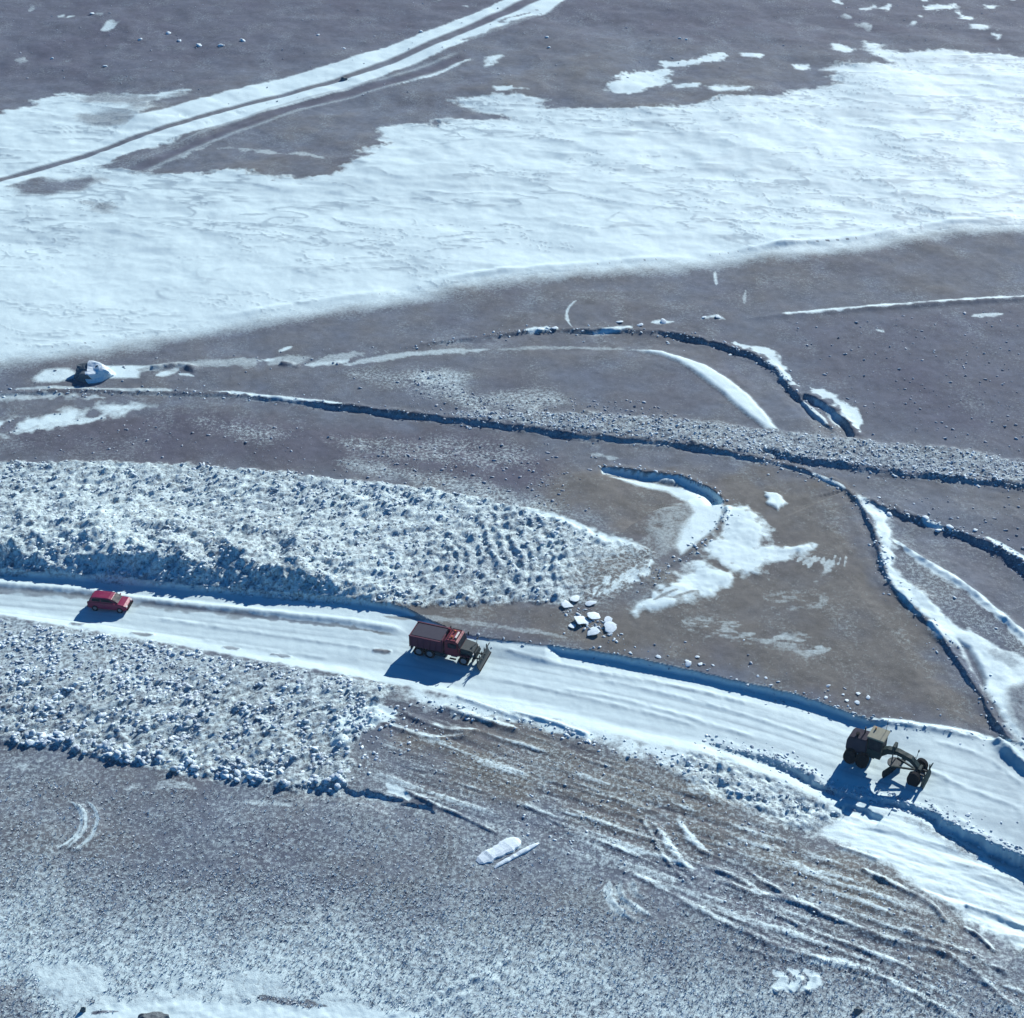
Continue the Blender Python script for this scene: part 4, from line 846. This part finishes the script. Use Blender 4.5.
def blade_bm(bm, length, rad, arc0, arc1, thick, cx, cz, seg=8):
    ring = []
    for k in range(seg + 1):
        a = math.radians(arc0 + (arc1 - arc0) * k / seg); ring.append((cx + rad * math.cos(a), cz + rad * math.sin(a), cx + (rad + thick) * math.cos(a), cz + (rad + thick) * math.sin(a)))
    prof = [(r[0], r[1]) for r in ring] + [(r[2], r[3]) for r in ring[::-1]]
    q_ = []
    for yy in (-length / 2, length / 2): q_.append([bm.verts.new((x, yy, z)) for x, z in prof])
    n_ = len(prof)
    for i in range(n_): bm.faces.new((q_[0][i], q_[0][(i + 1) % n_], q_[1][(i + 1) % n_], q_[1][i]))
    for k in range(seg):
        for q0 in q_: bm.faces.new((q0[k], q0[k + 1], q0[n_ - 2 - k], q0[n_ - 1 - k]))
    bmesh.ops.recalc_face_normals(bm, faces=bm.faces)
bl = part('plough_blade', lambda bm: (blade_bm(bm, 3.3, .85, 135, 235, .06, 4.75, .85)), M_STEEL, tr)
bl.location = (0, 0, 0)
for k in range(5): part('rib', lambda bm: vbox(bm, (3.82, -1.4 + .7 * k, .85), (.1, .07, 1.05)), M_STEEL, bl)
part('cutting_edge', lambda bm: vbox(bm, (4.24, 0, .12), (.08, 3.3, .16)), M_BLACK, bl)

tr.scale = (.93, .94, .90)
part('snow_load', lambda bm: [vbox(bm, (-2.6 + 1.2 * k, .2 - .3 * k, 2.46), (.5, .3, .1), bev=.04) for k in range(1)], M_SN, tr)
for s_ in (-1, 1):
    part('side_box', lambda bm: vbox(bm, (-.35, s_ * 1.02, .8), (1.3, .42, .5), bev=.04), M_STEEL, tr)
    part('step', lambda bm: vbox(bm, (1.0, s_ * 1.15, .55), (.7, .22, .06)), M_STEEL, tr)
part('roof_rack', lambda bm: (vbox(bm, (.35, 0, 2.98), (.06, 1.8, .06)), vbox(bm, (1.3, 0, 2.98), (.06, 1.8, .06)), vbox(bm, (.8, .85, 2.98), (1.0, .06, .06)), vbox(bm, (.8, -.85, 2.98), (1.0, .06, .06))), M_BLACK, tr)

# --- dark grader
gd = root_at('road_grader', 882, 766, -.45, math.radians(-31), 'dark green road grader with beige cab roof working across the snow road', 'grader')
part('rear_frame', lambda bm: (vbox(bm, (-2.6, 0, 1.0), (3.4, 1.0, .4), bev=.04)), M_GREEN, gd)
hood = part('engine_hood', lambda bm: vprism(bm, [(-4.2, 1.2), (-4.2, 2.15, .9), (-3.9, 2.55, .85), (-1.9, 2.7, .85), (-1.85, 1.2)], -.98, .98), M_HOOD, gd, label='worn greyish engine hood', bevel=.07)
for s in (-1, 1):
    for k in range(5): part('vent_slat', lambda bm: vbox(bm, (-3.7 + .3 * k, s * .75, 1.7), (.05, .06, .5)), M_BLACK, hood)
part('exhaust', lambda bm: vcyl(bm, (-2.6, .3, 2.3), (-2.6, .3, 3.3), .08, 10), M_STEEL, gd); part('air_cleaner', lambda bm: (vcyl(bm, (-3.2, -.3, 2.35), (-3.2, -.3, 2.75), .16, 12), vcyl(bm, (-3.2, -.3, 2.75), (-3.2, -.3, 2.85), .22, 12)), M_BLACK, gd)
part('ladder', lambda bm: (vbox(bm, (-1.9, -1.0, 1.1), (.05, .06, 1.0)), vbox(bm, (-1.45, -1.0, 1.1), (.05, .06, 1.0)), vbox(bm, (-1.68, -1.0, .8), (.45, .12, .04)), vbox(bm, (-1.68, -1.0, 1.1), (.45, .12, .04)), vbox(bm, (-1.68, -1.0, 1.4), (.45, .12, .04))), M_STEEL, gd)
cab = part('cab', lambda bm: (vbox(bm, (-.95, 0, 1.6), (1.65, 1.75, .8), bev=.03), [vbox(bm, (-.95 + a * .76, b * .78, 2.5), (.12, .12, 1.2)) for a in (-1, 1) for b in (-1, 1)], vbox(bm, (-.95, 0, 3.1), (1.6, 1.65, .08))), M_GREEN, gd)
for s in (-1, 1): part('window', lambda bm: vbox(bm, (-.95, s * .79, 2.5), (1.38, .03, 1.1)), M_GLASS, cab)
for xx in (-1.71, -.19): part('window', lambda bm: vbox(bm, (xx, 0, 2.5), (.03, 1.42, 1.1)), M_GLASS, cab)
part('roof', lambda bm: vbox(bm, (-.95, .05, 3.22), (2.0, 2.0, .14), bev=.05), M_BEIGE, cab, label='flat beige cab roof')
part('beacon', lambda bm: vcyl(bm, (-1.5, .5, 3.28), (-1.5, .5, 3.54), .1, 12, .07), M_AMBER, cab)
part('antenna', lambda bm: vcyl(bm, (-.4, .7, 3.28), (-.35, .75, 4.6), .025, 6), M_BLACK, cab)
for s in (-1, 1):
    part('tandem_case', lambda bm: vbox(bm, (-2.75, s * .95, .68), (2.1, .22, .42), bev=.05), M_GREEN, gd)
    for x in (-3.45, -2.0): wheel(gd, x, s * 1.15, .74, .42, M_BLACK)
def beam(bm):
    prof = [(-.3, 1.15), (-.3, 1.95), (.4, 2.25), (1.6, 2.35), (3.2, 2.1), (4.1, 1.45), (4.25, .95), (3.95, .9), (3.75, 1.3), (3.0, 1.72), (1.5, 1.95), (.6, 1.75), (.2, 1.2)]
    # split into convex pieces so that the arch is a clean solid
    t_ = prof[1:7]; b_ = prof[7:][::-1] if False else [prof[12], prof[11], prof[10], prof[9], prof[8], prof[7]]
    b_ = [(-.3, 1.15)] + [(.6, 1.75), (1.5, 1.95), (3.0, 1.72), (3.75, 1.3), (3.95, .9)][0:5]; b_ = [(-.3, 1.15), (.5, 1.7), (1.5, 1.95), (3.0, 1.72), (3.75, 1.3), (3.95, .9)]
    L_ = [[bm.verts.new((x, y, z)) for y in (-.32, .32)] for x, z in t_]; K_ = [[bm.verts.new((x, y, z)) for y in (-.32, .32)] for x, z in b_]
    for i in range(5):
        bm.faces.new((L_[i][0], L_[i + 1][0], L_[i + 1][1], L_[i][1])); bm.faces.new((K_[i][0], K_[i][1], K_[i + 1][1], K_[i + 1][0]))
        for j in (0, 1): bm.faces.new((L_[i][j], L_[i + 1][j], K_[i + 1][j], K_[i][j]))
    bm.faces.new((L_[0][0], L_[0][1], K_[0][1], K_[0][0])); bm.faces.new((L_[5][0], L_[5][1], K_[5][1], K_[5][0])); bmesh.ops.recalc_face_normals(bm, faces=bm.faces)
part('main_beam', beam, M_GREEN, gd, bevel=.03)
part('front_axle', lambda bm: (vbox(bm, (4.05, 0, .75), (.35, 2.0, .3), bev=.04), vbox(bm, (4.3, 0, 1.1), (.3, .9, .6), bev=.04)), M_GREEN, gd)
for s in (-1, 1):
    wheel(gd, 4.05, s * 1.12, .72, .40, M_BLACK)
    part('lift_cylinder', lambda bm: (vcyl(bm, (1.1, s * .3, 2.75), (1.25, s * .95, 1.15), .07, 10), vcyl(bm, (1.25, s * .95, 1.15), (1.3, s * 1.05, .85), .04, 8)), M_STEEL, gd)
    part('head_lamp', lambda bm: (vcyl(bm, (3.6, s * .2, 1.9), (3.6, s * .6, 2.5), .03, 8), vbox(bm, (3.64, s * .6, 2.55), (.14, .24, .2), bev=.03)), M_STEEL, gd)
part('saddle', lambda bm: vbox(bm, (1.1, 0, 2.45), (.35, .9, .75), bev=.04), M_GREEN, gd)
for s in (-1, 1): part('drawbar', lambda bm: vbox(bm, (2.6, s * .38, .95), (2.6, .14, .14), rot=Matrix.Rotation(s * -.28, 3, 'Z')), M_GREEN, gd)
part('turning_circle', lambda bm: vcyl(bm, (1.3, 0, .82), (1.3, 0, .95), .75, 24), M_STEEL, gd)
mb = part('blade', lambda bm: blade_bm(bm, 3.7, .5, 120, 240, .05, 0, .42), M_GREEN, gd); mb.location = (1.75, 0, 0); mb.rotation_euler = (0, 0, math.radians(-22))
gd.scale = (.79, .90, 1.06)
fb = part('front_blade', lambda bm: blade_bm(bm, 2.7, .7, 130, 235, .06, 5.75, .78), M_GREEN, gd)
for k in range(4): part('rib', lambda bm: vbox(bm, (4.98, -1.1 + .73 * k, .8), (.1, .07, .85)), M_GREEN, fb)
for s in (-1, 1): part('push_arm', lambda bm: vbox(bm, (4.7, s * .4, .9), (.6, .12, .14)), M_STEEL, gd)
print('done build')
